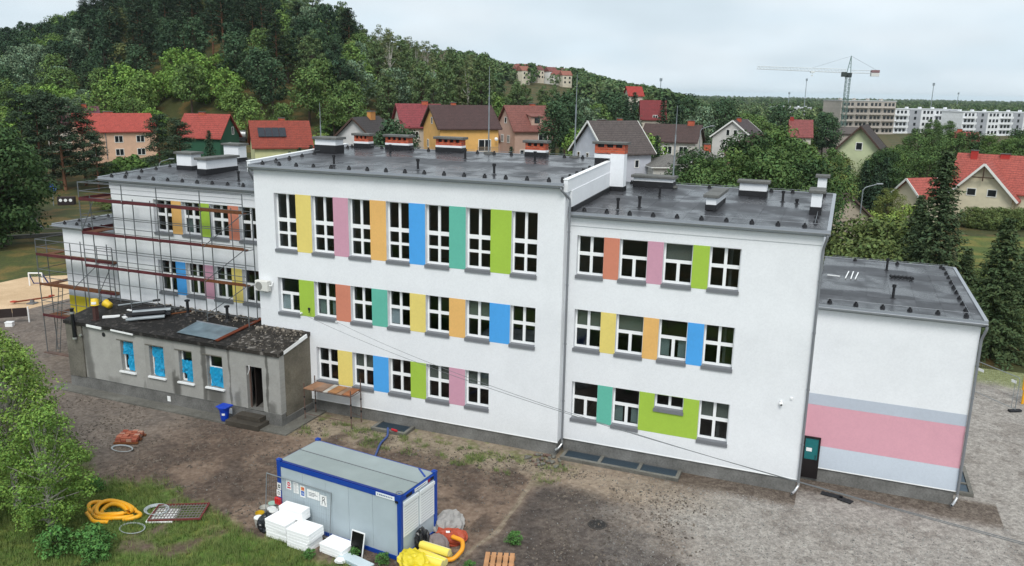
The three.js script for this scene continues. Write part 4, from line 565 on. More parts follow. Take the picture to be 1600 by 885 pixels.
// right end of the container: sacks, tarpaulins, rolls, orange pipe
{
  lumpy('covered_pile', 'grey tarpaulin covered heap behind the right end of the container', 'heap', ...local(6.3, -2.95), 0.62, 0.34, 0.8, mat(0x9c9996, { roughness: 0.8 }), 9, 0.5);
  lumpy('orange_tarpaulin', 'rust orange tarpaulin bundled beside the container corner', 'tarpaulin', ...local(6.85, -2.15), 0.66, 0.3, 0.5, mat(0xa8462c, { roughness: 0.6 }), 4, 0.4, 0.3);
  { const [x, z] = local(6.85, -2.2), n = thing('paper_sheet', 'white sheet of paper lying on the orange tarpaulin', 'paper', [x, -0.28, z], 0.5); mesh('sheet', new THREE.BoxGeometry(0.42, 0.012, 0.3).rotateZ(-0.08), M.frame, n); mesh('print', new THREE.BoxGeometry(0.12, 0.004, 0.16).rotateZ(-0.08).translate(0, 0.009, 0), M.black, n); }
  lumpy('cement_sack', 'grey brown sack slumped between yellow rolls and orange tarpaulin', 'sack', ...local(6.75, -1.35), 0.5, 0.36, 0.42, mat(0x7c7271, { roughness: 0.9 }), 12, 0.2);
  lumpy('black_bag', 'crumpled black bag squeezed against the blue container post', 'rubbish bag', ...local(6.3, -1.05), 0.3, 0.5, 0.3, mat(0x16161a, { roughness: 0.35 }), 14, 0.4);
  lumpy('yellow_sack', 'big yellow plastic sack at the front corner of the container', 'sack', ...local(6.55, -0.1), 0.62, 0.3, 0.55, mat(0xd6c32a, { roughness: 0.5 }), 17, 0.5);
  lumpy('yellow_sack', 'flattened yellow plastic sack in front of the film rolls', 'sack', ...local(7.2, 0.1), 0.75, 0.16, 0.4, mat(0xd9c62a, { roughness: 0.4 }), 19, 0.22);
  const film = printed(256, 64, (k, w, h) => { k.fillStyle = '#e9d65e'; k.fillRect(0, 0, w, h); k.fillStyle = '#f4efc6'; k.fillRect(70, 0, 26, h); k.fillStyle = '#5c7a3a'; for (let i = 0; i < 6; i++) { k.fillRect(110 + i * 18, 10, 10, 8); k.fillRect(112 + i * 18, 36, 9, 7); } });
  [[6.95, -0.98, 0.06, 0.05], [7.0, -0.68, 0.03, -0.1], [7.0, -0.84, 0.3, 0.02], [6.98, -0.4, 0.05, 0.04]].forEach(([x, z, y, t], i) => { const [X, Z] = local(x, z), r = thing('insulation_roll', ['pale yellow wrapped insulation roll next to the grey sack', 'pale yellow wrapped insulation roll in the middle of the pile', 'pale yellow wrapped insulation roll on top of the pile', 'pale yellow wrapped insulation roll next to the yellow sacks'][i], 'insulation roll', [X, -0.58 + y, Z], CT + t, 'wrapped insulation rolls by the container'); const g = new THREE.CylinderGeometry(0.15, 0.15, 1.25, 18).rotateZ(Math.PI / 2); g.userData.keepUv = true; mesh('wrapping', g, film, r); mesh('roll_end', [bar([0.625, 0, 0], [0.64, 0, 0], 0.13, 14), bar([-0.64, 0, 0], [-0.625, 0, 0], 0.13, 14)], mat(0xd8cf8a), r); });
  const [X, Z] = local(7.55, -1.3), o = thing('orange_pipe', 'bent orange corrugated pipe end beside the insulation rolls', 'pipe', [X, -0.7, Z], CT); mesh('pipe', tube([[-0.35, 0.5, -0.45], [0.1, 0.48, -0.4], [0.35, 0.4, 0], [0.22, 0.2, 0.42], [-0.3, 0.1, 0.62]], 0.085, 40, 10), mat(0xe89a1e, { roughness: 0.5 }), o); mesh('ring', Array.from({ length: 1 }, () => new THREE.TorusGeometry(0.087, 0.012, 6, 14).rotateY(0.9).translate(-0.33, 0.5, -0.45)), mat(0xd4850f), o);
}
{ // wooden pallet with slats at the lower edge
  const p = thing('wooden_pallet', 'bright orange brown pallet of stacked slats on bare earth', 'pallet', [1.15, -0.7, 9.85], 0.32), m = mat(0xd9a070, { map: T.mottle });
  for (let i = 0; i < 5; i++) mesh('slat', bevelBox(-0.55 + i * 0.23, -0.38 + i * 0.23, 0.16, 0.26, -0.6, 0.6, 0.015), m, p); for (const z of [-0.5, 0, 0.5]) mesh('bearer', box(-0.55, 0.56, 0.02, 0.158, z - 0.05, z + 0.05), m, p);
}
{ // pallet of red bricks by the grass edge
  const p = thing('brick_stack', 'low stack of orange red bricks at the grass edge', 'bricks', [-19.85, -0.7, 6.95], 0.42), ms = [0xd8795c, 0xc96a50, 0xe08b6c, 0xb95f49, 0xe6b49c].map(c => mat(c, { map: T.mottle })), r = mulberry(4), bg = bevelBox(-0.12, 0.12, 0, 0.075, -0.058, 0.058, 0.006), pg = prep(bg);
  for (let y = 0; y < 3; y++) for (let i = 0; i < 4; i++) for (let j = 0; j < 8; j++) { if (y === 2 && r() < 0.3) continue; const b = new THREE.Mesh(pg, ms[Math.floor(r() * 5)]); b.name = 'brick'; b.castShadow = b.receiveShadow = true; b.position.set(-0.38 + i * 0.255 + (r() - 0.5) * 0.02, 0.11 + y * 0.078, -0.44 + j * 0.125 + (r() - 0.5) * 0.015); b.rotation.y = (r() - 0.5) * 0.12; p.add(b); }
  mesh('pallet_base', [box(-0.58, 0.58, 0.02, 0.1, -0.55, -0.4), box(-0.58, 0.58, 0.02, 0.1, -0.05, 0.1), box(-0.58, 0.58, 0.02, 0.1, 0.4, 0.55)], M.darkWood, p);
}
{ // yellow drainage pipe coil, grey hose coils, framed grating
  const y = thing('drainage_pipe_coil', 'loose coil of yellow corrugated drainage pipe on the grass', 'pipe coil', [-14.75, -0.68, 12.6]), m = mat(0xf0ab1c, { roughness: 0.45 });
  const loops = [[1.0, 0.62, 0.1, 0], [0.8, 0.5, 0.2, 0.4], [0.55, 0.38, 0.12, -0.3], [1.3, 0.5, 0.08, 1.2]];
  loops.forEach(([a, b, h, t]) => { const pts = []; for (let i = 0; i <= 24; i++) { const q = i / 24 * Math.PI * 2 * 0.94 + t; pts.push([Math.cos(q) * a, h + 0.08 * Math.sin(q * 2 + t), Math.sin(q) * b]); } const L = mesh('pipe_loop', tube(pts, 0.085, 110, 10), m, y); });
  mesh('pipe_end', tube([[-0.9, 0.1, 0.55], [-0.1, 0.09, 0.9], [0.5, 0.09, 0.72]], 0.075, 24, 10), m, y);
  const coil = (x, z, a, b, n, label, r) => { const c = thing('hose_coil', label, 'hose coil', [x, -0.66, z]); for (let k = 0; k < n; k++) { const pts = []; for (let i = 0; i < 22; i++) { const q = i / 22 * 6.283; pts.push([Math.cos(q) * (a + k * 0.03), 0.03 + k * 0.02, Math.sin(q) * (b + k * 0.03)]); } mesh('loop', tube(pts, r, 60, 6, true), mat(0xa9b1b4, { roughness: 0.4 }), c); } };
  coil(-13.3, 11.8, 0.42, 0.34, 4, 'tight grey hose coil beside the framed grating', 0.022); coil(-13.1, 13.25, 0.5, 0.36, 2, 'thin loose grey hose coil beside the yellow pipe', 0.016); coil(-19.3, 7.95, 0.55, 0.3, 2, 'thin dark grey hose coil near the brick stack', 0.016);
  const g = thing('framed_grating', 'red brown framed metal grating resting on a white slab', 'grating', [-12.3, -0.6, 11.6], 0.45); g.rotation.z = 0.02;
  mesh('edge_frame', [box(-1.05, 1.05, 0, 0.06, -0.66, -0.6), box(-1.05, 1.05, 0, 0.06, 0.6, 0.66), box(-1.05, -0.99, 0, 0.06, -0.6, 0.6), box(0.99, 1.05, 0, 0.06, -0.6, 0.6)], mat(0x6b2a2a), g); const bars = []; for (let i = 0; i < 16; i++) bars.push(box(-0.96 + i * 0.125, -0.945 + i * 0.125, 0.015, 0.05, -0.6, 0.6)); for (let i = 0; i < 6; i++) bars.push(box(-0.99, 0.99, 0.02, 0.045, -0.5 + i * 0.2, -0.48 + i * 0.2)); mesh('bar_grid', bars, mat(0x8a8280, { metalness: 0.3, roughness: 0.6 }), g);
  const s = thing('white_slab', 'white board slab underneath the red brown framed grating', 'slab', [-12.75, -0.7, 11.95], 0.45); mesh('slab', bevelBox(-0.55, 0.5, 0.0, 0.085, -0.55, 0.55, 0.015), M.frame, s);
}
{ // blue hose from the basement window to the container
  const [X, Z] = local(4.2, -2.5), h = thing('blue_hose', 'blue flat hose running from the light well to the container', 'hose'); mesh('hose', tube([[-8.75, -0.42, 1.0], [-8.5, -0.62, 1.5], [-8.35, -0.62, 2.4], [-7.9, -0.64, 3.6], [-7.4, -0.64, 4.8], [-6.6, -0.66, 6.6], [X - 0.5, -0.66, Z]], 0.055, 60, 8), mat(0x3c5288, { roughness: 0.5 }), h); mesh('red_coupling', bar([-8.55, -0.48, 0.95], [-8.2, -0.46, 1.05], 0.06, 10), mat(0xb8202c), h);
}
{ const c = thing('manhole_cover', 'round dark manhole cover set in the tarred earth', 'manhole cover', [3.61, -0.69, 5.43]); mesh('ring', new THREE.TorusGeometry(0.36, 0.035, 6, 28).rotateX(Math.PI / 2), mat(0x3b3734), c); mesh('lid', [cyl(0, -0.05, 0.012, 0, 0.34, 24)], mat(0x2e2b2a, { ...bump(T.rough, 0.02, 0.15) }), c); }
{ // old paving slabs in front of the corner door
  const p = thing('black_mats', 'two torn black roofing sheets on the ground near the corner door', 'sheets', [12.4, -0.66, -1.15]); mesh('sheet', new THREE.BoxGeometry(0.9, 0.03, 0.32).rotateY(-0.15), M.rubber, p); mesh('sheet', new THREE.BoxGeometry(0.6, 0.03, 0.35).rotateY(-0.4).translate(0.55, 0.0, 0.25), M.rubber, p);
}
// debris heap by the corner downpipe
{ const r = mulberry(77), t = thing('rubble_heap', 'small heap of broken bricks and mortar under the corner downpipe', 'rubble', [-0.35, -0.7, 0.75]); for (let i = 0; i < 42; i++) { const a = r() * 6.3, d = Math.sqrt(r()) * 0.75, s = 0.04 + r() * 0.08; mesh('fragment', new THREE.DodecahedronGeometry(s, 0).scale(1.4, 0.7, 1).rotateY(r() * 6).translate(Math.cos(a) * d * 1.4, s * 0.3 + (0.75 - d) * 0.14, Math.sin(a) * d), i % 3 ? M.concrete : M.rust, t); } }
// air conditioner, camera, overhead cables
{ const a = thing('air_conditioner', 'small white outdoor air conditioner unit fixed to the middle block', 'air conditioner', [-16.75, 5.75, 0.03]); mesh('casing', bevelBox(-0.42, 0.4, 0, 0.56, 0.04, 0.36, 0.03), mat(0xd9d8d2, { roughness: 0.5 }), a); mesh('fan_grille', [new THREE.TorusGeometry(0.2, 0.02, 6, 20).translate(-0.15, 0.28, 0.365), new THREE.TorusGeometry(0.11, 0.012, 6, 16).translate(-0.15, 0.28, 0.365), new THREE.CircleGeometry(0.19, 18).translate(-0.15, 0.28, 0.362)], mat(0x8f8f8a), a); mesh('bracket', [box(-0.35, -0.3, -0.05, 0, 0, 0.38), box(0.28, 0.33, -0.05, 0, 0, 0.38)], M.steel, a); mesh('pipe', tube([[0.4, 0.3, 0.2], [0.5, 0.32, 0.12], [0.52, 0.5, 0.03]], 0.03, 12, 6), M.frame, a); }
{ const a = thing('security_camera', 'small white security camera on the right wing wall', 'camera', [9.94, 3.42, ZW + 0.01]); mesh('mount', [cyl(0, 0.02, 0.12, 0.06, 0.05, 10)], M.frame, a); mesh('housing', new THREE.SphereGeometry(0.085, 14, 10).translate(0, 0, 0.09), M.frame, a); mesh('lens', new THREE.SphereGeometry(0.045, 10, 8).translate(0.02, -0.03, 0.15), M.black, a); }
{ const a = thing('junction_box', 'tiny pale junction box high on the right wing wall', 'box', [10.35, 3.7, ZW + 0.01]); mesh('cover', bevelBox(-0.05, 0.05, -0.05, 0.05, 0, 0.05, 0.01), M.frame, a); }
for (const [k, x0, y0] of [[0, -14.5, 4.72], [1, -12.3, 4.52]]) {
  const E = V(18.24 + k * 0.25, 10.4 - k * 0.06, 23.25), A = V(x0, y0, 0.05), pts = []; for (let i = 0; i <= 24; i++) { const t = i / 24, p = A.clone().lerp(E, t); p.y -= 4 * 0.67 * t * (1 - t); pts.push([p.x, p.y, p.z]); }
  const c = thing('overhead_cable', k ? 'thin dark cable strung from the facade, the one fixed nearer the coral panel' : 'thin dark cable strung from the facade below the green panel', 'cable'); mesh('cable', tube(pts, 0.008, 60, 5), mat(0x77797c), c); mesh('anchor', box(x0 - 0.06, x0 + 0.06, y0 - 0.05, y0 + 0.05, 0.0, 0.07), M.frame, c);
}
{ const b = thing('wall_bracket', 'short dark bracket sticking out of the green panel', 'bracket', [-14.0, 5.0, 0.01]); mesh('arm', bar([0, 0, 0], [0.2, -0.1, 0.3], 0.03, 6), M.black, b); mesh('plate', box(-0.07, 0.07, -0.07, 0.07, 0, 0.02), M.black, b); }
// mobile site fence behind the right hall
{
  const f = thing('site_fence', 'galvanised mobile fence panel on a black foot behind the right hall', 'fence panel'), A = [18.6, -0.7, -20.3], B = [21.75, -0.7, -16.1], P = (t, y) => [lerp(A[0], B[0], t), -0.7 + y, lerp(A[2], B[2], t)];
  mesh('tube_frame', [bar(P(0, 0.12), P(0, 2.0), 0.022, 8), bar(P(1, 0.12), P(1, 1.92), 0.022, 8), bar(P(0, 2.0), P(0.98, 2.0), 0.022, 8), bar(P(0.98, 2.0), P(1, 1.92), 0.022, 8), bar(P(0, 0.15), P(1, 0.15), 0.016, 6), bar(P(0.95, 0.15), P(0.95, 1.9), 0.014, 6)], M.galvan, f);
  const w = []; for (let i = 1; i < 34; i++) w.push(bar(P(i / 34, 0.15), P(i / 34, 2), 0.002, 3)); mesh('wire_mesh', w, M.galvan, f); mesh('foot', bevelBox(-0.36, 0.36, 0, 0.13, -0.13, 0.13, 0.03).rotateY(0.5).translate(B[0], -0.7, B[2]), M.rubber, f);
  for (const [t, w2, y] of [[0.3, 0.5, 1.62], [0.48, 0.5, 1.55], [0.93, 0.32, 1.68]]) mesh('white_plate', new THREE.BoxGeometry(w2, 0.16, 0.02).rotateY(-0.93).translate(...P(t, y)), M.frame, f);
  const s = thing('yellow_barrier', 'yellow plastic barrier standing next to the mobile fence foot', 'barrier', [22.7, -0.7, -17.8], 0.4); const ym = mat(0xe8a516, { roughness: 0.5 }); mesh('body', [bevelBox(-0.5, 0.5, 0.85, 1.75, -0.06, 0.06, 0.03), bevelBox(-0.42, -0.3, 0, 0.85, -0.05, 0.05, 0.02), bevelBox(0.3, 0.42, 0, 0.85, -0.05, 0.05, 0.02)], ym, s); mesh('top_plate', box(-0.4, 0.1, 1.75, 1.95, -0.02, 0.02), M.frame, s);
}
// ---- playground and street things on the far left
{
  const g = thing('football_goal', 'small white and blue football goal on the sand', 'goal', [-52.3, -0.72, -13.7], 0.45), bl = mat(0x263f8c); mesh('front_frame', [bar([-0.55, 0, 0], [-0.55, 1.1, 0], 0.06, 8), bar([0.55, 0, 0], [0.55, 1.1, 0], 0.06, 8), bar([-0.58, 1.1, 0], [0.58, 1.1, 0], 0.06, 8)], M.frame, g); mesh('back_frame', [bar([-0.55, 1.1, 0], [-0.6, 0, -0.8], 0.045, 8), bar([0.55, 1.1, 0], [0.65, 0, -0.8], 0.06, 8), bar([-0.6, 0.03, -0.8], [0.65, 0.03, -0.8], 0.04, 8)], bl, g);
  const n = []; for (let i = 1; i < 9; i++) n.push(bar([-0.6 + i * 0.14, 0.02, -0.8], [-0.55 + i * 0.125, 1.1, 0], 0.006, 3)); mesh('net', n, M.frame, g);
  const s = thing('seesaw', 'low wooden seesaw lying on the playground sand', 'seesaw', [-47.2, -0.72, -9.3], 0.2); mesh('beam', beam([-1.3, 0.15, 0.4], [1.4, 0.55, -0.5], 0.16, 0.1), mat(0x9c6a4c, { map: T.wood }), s); mesh('pivot', [cyl(0, 0, 0.35, 0, 0.16, 10), box(-0.3, 0.3, 0, 0.1, -0.3, 0.3)], M.steel, s); mesh('seat', [box(-1.5, -1.15, 0.16, 0.24, 0.25, 0.6), box(1.2, 1.5, 0.58, 0.66, -0.7, -0.38)], mat(0xb0432e), s);
  const b = thing('dark_notice_board', 'long dark board on pale posts beside the playground', 'board', [-43.6, -0.74, -4.7], 0.75); for (let i = 0; i < 3; i++) mesh('panel', bevelBox(-1.7 + i * 0.95, -0.78 + i * 0.95, 0.5, 1.15, -0.04, 0.04, 0.015), mat(0x2d2322), b); for (const x of [-1.72, 1.2]) mesh('post', cyl(x, 0, 1.2, 0, 0.05, 8), M.frame, b);
  const k = thing('white_crate', 'small white crate on the grass under the dark board', 'crate', [-43.0, -0.74, -4.2], 0.5); mesh('body', [bevelBox(-0.25, 0.25, 0, 0.32, -0.2, 0.2, 0.02), bevelBox(-0.27, 0.27, 0.32, 0.37, -0.22, 0.22, 0.01)], M.frame, k);
  const p = thing('street_sign', 'round blue traffic sign on a grey post by the street', 'sign', [-92, -0.74, -48], 0.6); mesh('post', cyl(0, 0, 2.8, 0, 0.06, 8), M.galvan, p); mesh('disc', new THREE.CylinderGeometry(0.62, 0.62, 0.05, 20).rotateX(Math.PI / 2).translate(0, 2.7, 0.08), mat(0x3f62c0), p);
  const q = thing('dark_container_box', 'dark recycling box with three round white openings by the street', 'recycling box', [-91.2, -0.74, -49.5], 0.6); mesh('body', bevelBox(-1.1, 1.1, 0, 1.3, -0.5, 0.5, 0.05), mat(0x2a1f20), q); for (const x of [-0.65, 0, 0.65]) mesh('opening', new THREE.CylinderGeometry(0.22, 0.22, 0.05, 16).rotateX(Math.PI / 2).translate(x, 0.85, 0.51), M.frame, q);
}
function streetLamp(col, t, top, label, flip = 1) { const [x, z] = pol(col, t), y = groundAt(x, z), l = thing('street_lamp', label, 'street lamp', [x, y, z], 0.381); mesh('pole', bar([0, 0, 0], [0, top - y, 0], 0.09, 8, 0.06), M.galvan, l); mesh('arm', tube([[0, top - y - 0.1, 0], [0.3 * flip, top - y + 0.25, 0], [1.5 * flip, top - y + 0.6, 0]], 0.05, 12, 6), M.galvan, l); mesh('lamp_head', bevelBox(1.4 * flip - 0.1, 1.4 * flip + 0.55, top - y + 0.56, top - y + 0.68, -0.13, 0.13, 0.02), M.trim, l); }
streetLamp(251, 105, 6.6, 'curved grey street lamp rising behind the left wing roof'); streetLamp(385, 118, 6.0, 'grey street lamp behind the chimneys of the left wing', -1); streetLamp(1338, 84, 7.2, 'slim grey street lamp beside the brown tiled roof', 1); streetLamp(1085, 120, 11.4, 'slim grey street lamp between trees near the brown hip roof', 1);
// ---------------------------------------------------------------- houses of the town behind
const winDark = mat(0x23272b, { roughness: 0.12 }), winFrame = mat(0xe6e6e2, { roughness: 0.5 }), wallMats = {}, roofTileMats = {};
const wallMat = (c) => wallMats[c] || (wallMats[c] = mat(c, { map: T.faint, roughness: 0.95 })), tileMat = (c) => roofTileMats[c] || (roofTileMats[c] = mat(c, { map: T.tiles, roughness: 0.8, ...bump(T.rough, 0.02, 0.6) }));
function houseWindow(h, side, u, v, w, ht, W, D) {
  const g = new THREE.Group(); g.name = 'window'; h.add(g); if (side === 'f') g.position.set(u, v, D / 2); else if (side === 'l') { g.position.set(-W / 2, v, u); g.rotation.y = -Math.PI / 2; } else { g.position.set(W / 2, v, u); g.rotation.y = Math.PI / 2; }
  mesh('frame', [box(-w / 2, -w / 2 + 0.1, 0, ht, -0.02, 0.06), box(w / 2 - 0.1, w / 2, 0, ht, -0.02, 0.06), box(-w / 2 + 0.1, w / 2 - 0.1, 0, 0.1, -0.02, 0.06), box(-w / 2 + 0.1, w / 2 - 0.1, ht - 0.1, ht, -0.02, 0.06), ...(w > 1 ? [box(-0.05, 0.05, 0.1, ht - 0.1, -0.02, 0.055)] : [])], winFrame, g);
  mesh('pane', box(-w / 2 + 0.1, w / 2 - 0.1, 0.1, ht - 0.1, -0.015, 0.02), winDark, g);
}
function house(o) {
  const { col, t, turn = 0, w, d, wall, rise, color, tile, over = 0.45, hip = false, wins = [], stacks = [] } = o, [x, z] = pol(col, t, o.y ?? 2), y = o.y ?? groundAt(x, z), a = Math.atan2(CX - x, CZ - z);
  const h = thing(o.name || 'house', o.label, 'house', [x, y, z], a + turn);
  if (hip) {
    mesh('wall', box(-w / 2, w / 2, -5, wall, -d / 2, d / 2), wallMat(color), h); const W = w / 2 + over, D = d / 2 + over, r = Math.max(0.01, W - D), p = [[-W, 0, -D], [W, 0, -D], [W, 0, D], [-W, 0, D], [-r, rise, 0], [r, rise, 0]], tri = [[3, 2, 5], [3, 5, 4], [1, 0, 4], [1, 4, 5], [2, 1, 5], [0, 3, 4], [0, 1, 2], [0, 2, 3]], ar = []; for (const f of tri) for (const k of f) ar.push(p[k][0], p[k][1] + wall, p[k][2]);
    const g = new THREE.BufferGeometry(); g.setAttribute('position', new THREE.Float32BufferAttribute(ar, 3)); mesh('roof', g, tileMat(tile), h);
    mesh('eaves', box(-W, W, wall - 0.14, wall - 0.004, -D, D), winFrame, h);
  } else {
    const s = new THREE.Shape(); s.moveTo(-d / 2, -5); s.lineTo(d / 2, -5); s.lineTo(d / 2, wall); s.lineTo(0, wall + rise); s.lineTo(-d / 2, wall); s.closePath();
    mesh('wall', new THREE.ExtrudeGeometry(s, { depth: w, bevelEnabled: false }).rotateY(Math.PI / 2).translate(-w / 2, 0, 0), wallMat(color), h);
    const k = rise / (d / 2), D = d / 2 + over, q = new THREE.Shape(), th = 0.22; q.moveTo(-D, wall - k * over + 0.03); q.lineTo(0, wall + rise + 0.03); q.lineTo(D, wall - k * over + 0.03); q.lineTo(D, wall - k * over + th); q.lineTo(0, wall + rise + th + 0.06); q.lineTo(-D, wall - k * over + th); q.closePath();
    mesh('roof', new THREE.ExtrudeGeometry(q, { depth: w + 2 * over, bevelEnabled: false }).rotateY(Math.PI / 2).translate(-w / 2 - over, 0, 0), tileMat(tile), h);
    if (o.bargeboard) { const bm = o.bargeboard === 'white' ? winFrame : mat(0x4a3830); for (const X of [-w / 2 - over - 0.03, w / 2 + over + 0.03]) for (const sg of [-1, 1]) mesh('bargeboard', beam([X, wall + rise + 0.14, 0], [X, wall - k * over + 0.12, sg * D], 0.08, 0.26), bm, h); }
  }
  for (const [u, v, sw, sh, sc] of stacks) { mesh('chimney', box(u - sw / 2, u + sw / 2, wall + rise * 0.5, wall + rise + sh, v - 0.3, v + 0.3), sc ? wallMat(sc) : M.brick, h); mesh('chimney_cap', box(u - sw / 2 - 0.08, u + sw / 2 + 0.08, wall + rise + sh, wall + rise + sh + 0.1, v - 0.38, v + 0.38), M.capConcrete, h); }
  for (const q of wins) houseWindow(h, ...q, w, d);
  return h;
}
const row = (side, us, v, w = 1.3, h = 1.4) => us.map(u => [side, u, v, w, h]);
house({ col: 116, t: 170, w: 9, d: 9, wall: 5, rise: 3.1, color: 0xd8cfc4, tile: 0x7a4a54, turn: 0.1, stacks: [[2.2, 0.2, 0.9, 0.7]], label: 'house with a dull plum roof behind the pink house' });
{ const h = house({ col: 178, t: 158, w: 13, d: 9, wall: 5.1, rise: 2.9, color: 0xe8c0a4, tile: 0xd0594c, turn: 0.22, wins: [...row('f', [-4.4, -0.2, 3.6], 3.0, 1.5, 1.3), ...row('f', [-4.4, -0.2, 3.6], 0.6, 1.5, 1.3)], stacks: [[-0.5, -0.8, 1.6, 0.5]], label: 'pink house under a bright red roof near the pines' }); mesh('downpipe', cyl(-2.4, 0, 5, 4.56, 0.07, 8), M.pipe, h); }
house({ col: 325, t: 150, w: 8, d: 7.2, wall: 4.0, rise: 3.6, y: 3.6, color: 0x2d5a44, tile: 0xc4564a, turn: -0.5, wins: [...row('r', [0.2], 1.3, 1.0, 1.6), ...row('r', [-1.3], 4.2, 0.8, 1.4)], stacks: [[-1, 0, 1.1, 0.5]], label: 'green walled house with a red roof behind the left wing' });
{ const h = house({ col: 437, t: 137, w: 8.8, d: 9, wall: 4.6, rise: 3.7, color: 0xd9d9a6, tile: 0xac4c3a, turn: 0.1, wins: row('f', [-2.9, -0.1, 2.8], 1.2, 1.1, 1.3), stacks: [[0.4, -0.3, 1.0, 0.6]], label: 'cream house with solar panels on its red roof' }); const g = []; const k = 3.7 / 4.5; for (let i = 0; i < 4; i++) mesh('solar_panel', new THREE.BoxGeometry(1.05, 0.07, 2.1).rotateX(Math.atan(k)).translate(-3.1 + i * 1.1, 4.6 + 3.7 - k * 2.35 + 0.42, 2.35 + 0.12), mat(0x20262f, { roughness: 0.15 }), h); }
{ const h = house({ col: 571, t: 131, w: 9, d: 8.5, wall: 5.6, rise: 4, color: 0xd2d0cf, tile: 0x4a4343, turn: 1.15, wins: [...row('f', [-2.5, 0, 2.5], 3.4, 1.4, 1.4), ...row('f', [-2.5, 0.5], 0.7, 1.4, 1.5), ...row('l', [-1.5, 1.5], 3.2, 1.2, 1.3)], stacks: [[1.4, 0.3, 1.9, 1.0, 0xc98b4e]], over: 0.6, bargeboard: 'dark', label: 'white house with a steep charcoal roof and ochre chimney' }); mesh('balcony', [box(-3.4, 1.5, 2.8, 2.95, 4.26, 5.4), box(-3.4, 1.5, 2.95, 3.8, 5.34, 5.4)], wallMat(0x3d3230), h); }
house({ col: 651, t: 152, w: 7.6, d: 8, wall: 5.2, rise: 3.6, color: 0xbfb3a4, tile: 0xa54a50, turn: 0.25, wins: [...row('f', [-1.6, 1.6], 3, 1.3, 1.3)], stacks: [[1.2, 0, 1.1, 0.7]], label: 'crimson roofed house half hidden behind the yellow house' });
{ const h = house({ col: 716, t: 139, w: 10, d: 9.6, wall: 6.8, rise: 3.3, color: 0xe8b56c, tile: 0x5d4240, turn: 0.32, wins: [...row('f', [-1.6], 3.4, 1.7, 1.5), ['f', 2.6, 3.0, 2.2, 2.0], ['f', 2.6, 0.3, 2.0, 2.1], ['f', -1.6, 0.6, 1.5, 1.4], ['l', 0.3, 7.3, 0.9, 1.1], ['l', -2, 3.4, 1, 1.3]], stacks: [[-1.2, -0.2, 0.8, 0.6]], bargeboard: 'dark', label: 'yellow house with a dark brown roof and a balcony' });
  mesh('balcony_slab', box(0.9, 4.6, 2.72, 2.9, 4.8, 6.1), wallMat(0xb9a184), h); const r = []; for (let i = 0; i < 22; i++) r.push(box(0.95 + i * 0.17, 1.0 + i * 0.17, 2.9, 3.8, 6.02, 6.06)); r.push(box(0.9, 4.6, 3.8, 3.86, 6.0, 6.08)); mesh('balcony_railing', r, wallMat(0x9a8a78), h); mesh('satellite_dish', new THREE.SphereGeometry(0.4, 14, 6, 0, 6.3, 0, 0.9).rotateX(1.3).translate(4.4, 5.0, 5.2), winFrame, h); }
{ const h = house({ col: 815, t: 150, w: 7.4, d: 8.4, wall: 5.6, rise: 3.9, color: 0xc9a898, tile: 0x9d6258, turn: 0.42, wins: [...row('f', [-1.9, 1.8], 0.7, 1.6, 1.5), ['f', 1.7, 3.3, 1.8, 1.7], ...row('l', [-1.4, 1.4], 3.2, 1.2, 1.4), ['l', 0, 6.6, 1, 1.1]], stacks: [[1.5, -0.2, 1.0, 0.5]], label: 'dusty pink house with a faded red roof and dormer' }); mesh('dormer', [box(-0.3, 1.9, 6.4, 8.0, 1.0, 3.6)], wallMat(0xc9a898), h); mesh('dormer_roof', new THREE.BoxGeometry(2.7, 0.15, 3.2).rotateX(0.16).translate(0.8, 8.15, 2.3), tileMat(0xa66a5f), h); mesh('dormer_window', box(0.3, 1.3, 6.75, 7.7, 3.6, 3.64), winDark, h); }
house({ col: 779, t: 153, w: 3.4, d: 4, wall: 3.6, rise: 2, color: 0xb59a8a, tile: 0x7a524c, turn: 0.3, name: 'shed', label: 'small brown roofed shed between yellow and pink houses' });
{ const h = house({ col: 950, t: 124, w: 8, d: 9, wall: 5.3, rise: 4.1, color: 0xc9ccd6, tile: 0x6a5f5c, turn: 0.62, over: 0.5, bargeboard: 'white', wins: [...row('l', [-2.8, -0.4, 2.0], 3.9, 0.8, 1.1), ...row('l', [-2.6, 0, 2.2], 1.0, 0.8, 1.2), ['f', 1.4, 3.0, 0.8, 1.2], ['f', -2.2, 1, 0.8, 1.2]], stacks: [[-1.8, -0.3, 1.3, 0.3], [1.6, -0.5, 0.6, 0.5]], label: 'pale lilac house with a wide grey brown roof' }); }
house({ col: 1039, t: 122, w: 6.2, d: 6, wall: 4.4, rise: 1.7, hip: true, color: 0xc9c8c2, tile: 0x87847f, turn: 0.3, wins: row('f', [-1.4, 1.4], 1.6, 1.8, 1.6), label: 'low pale house with a grey hip roof' });
house({ col: 1044, t: 142, w: 9, d: 7, wall: 5.6, rise: 2.4, color: 0xcfc9c0, tile: 0x5e4844, turn: -0.2, wins: row('f', [-2.6, 0, 2.6], 3.4, 1.5, 1.4), stacks: [[3, 0, 1.1, 0.9]], label: 'house with a dark maroon roof behind the low pale house' });
house({ col: 1085, t: 128, w: 8, d: 6.5, wall: 5.0, rise: 1.6, hip: true, color: 0xd7d4cd, tile: 0x8f8b86, turn: 0.2, wins: row('f', [-2, 1.5], 2.6, 1.5, 1.4), stacks: [[1.2, 0.2, 1, 0.8]], label: 'wide pale house with a flat grey hip roof' });
house({ col: 1012, t: 205, w: 5.6, d: 7, wall: 6.4, rise: 4, color: 0xd5cbbd, tile: 0x96383c, turn: 0.1, wins: row('f', [0.4], 6.0, 1.2, 1.2), label: 'tall crimson roof rising out of the trees' });
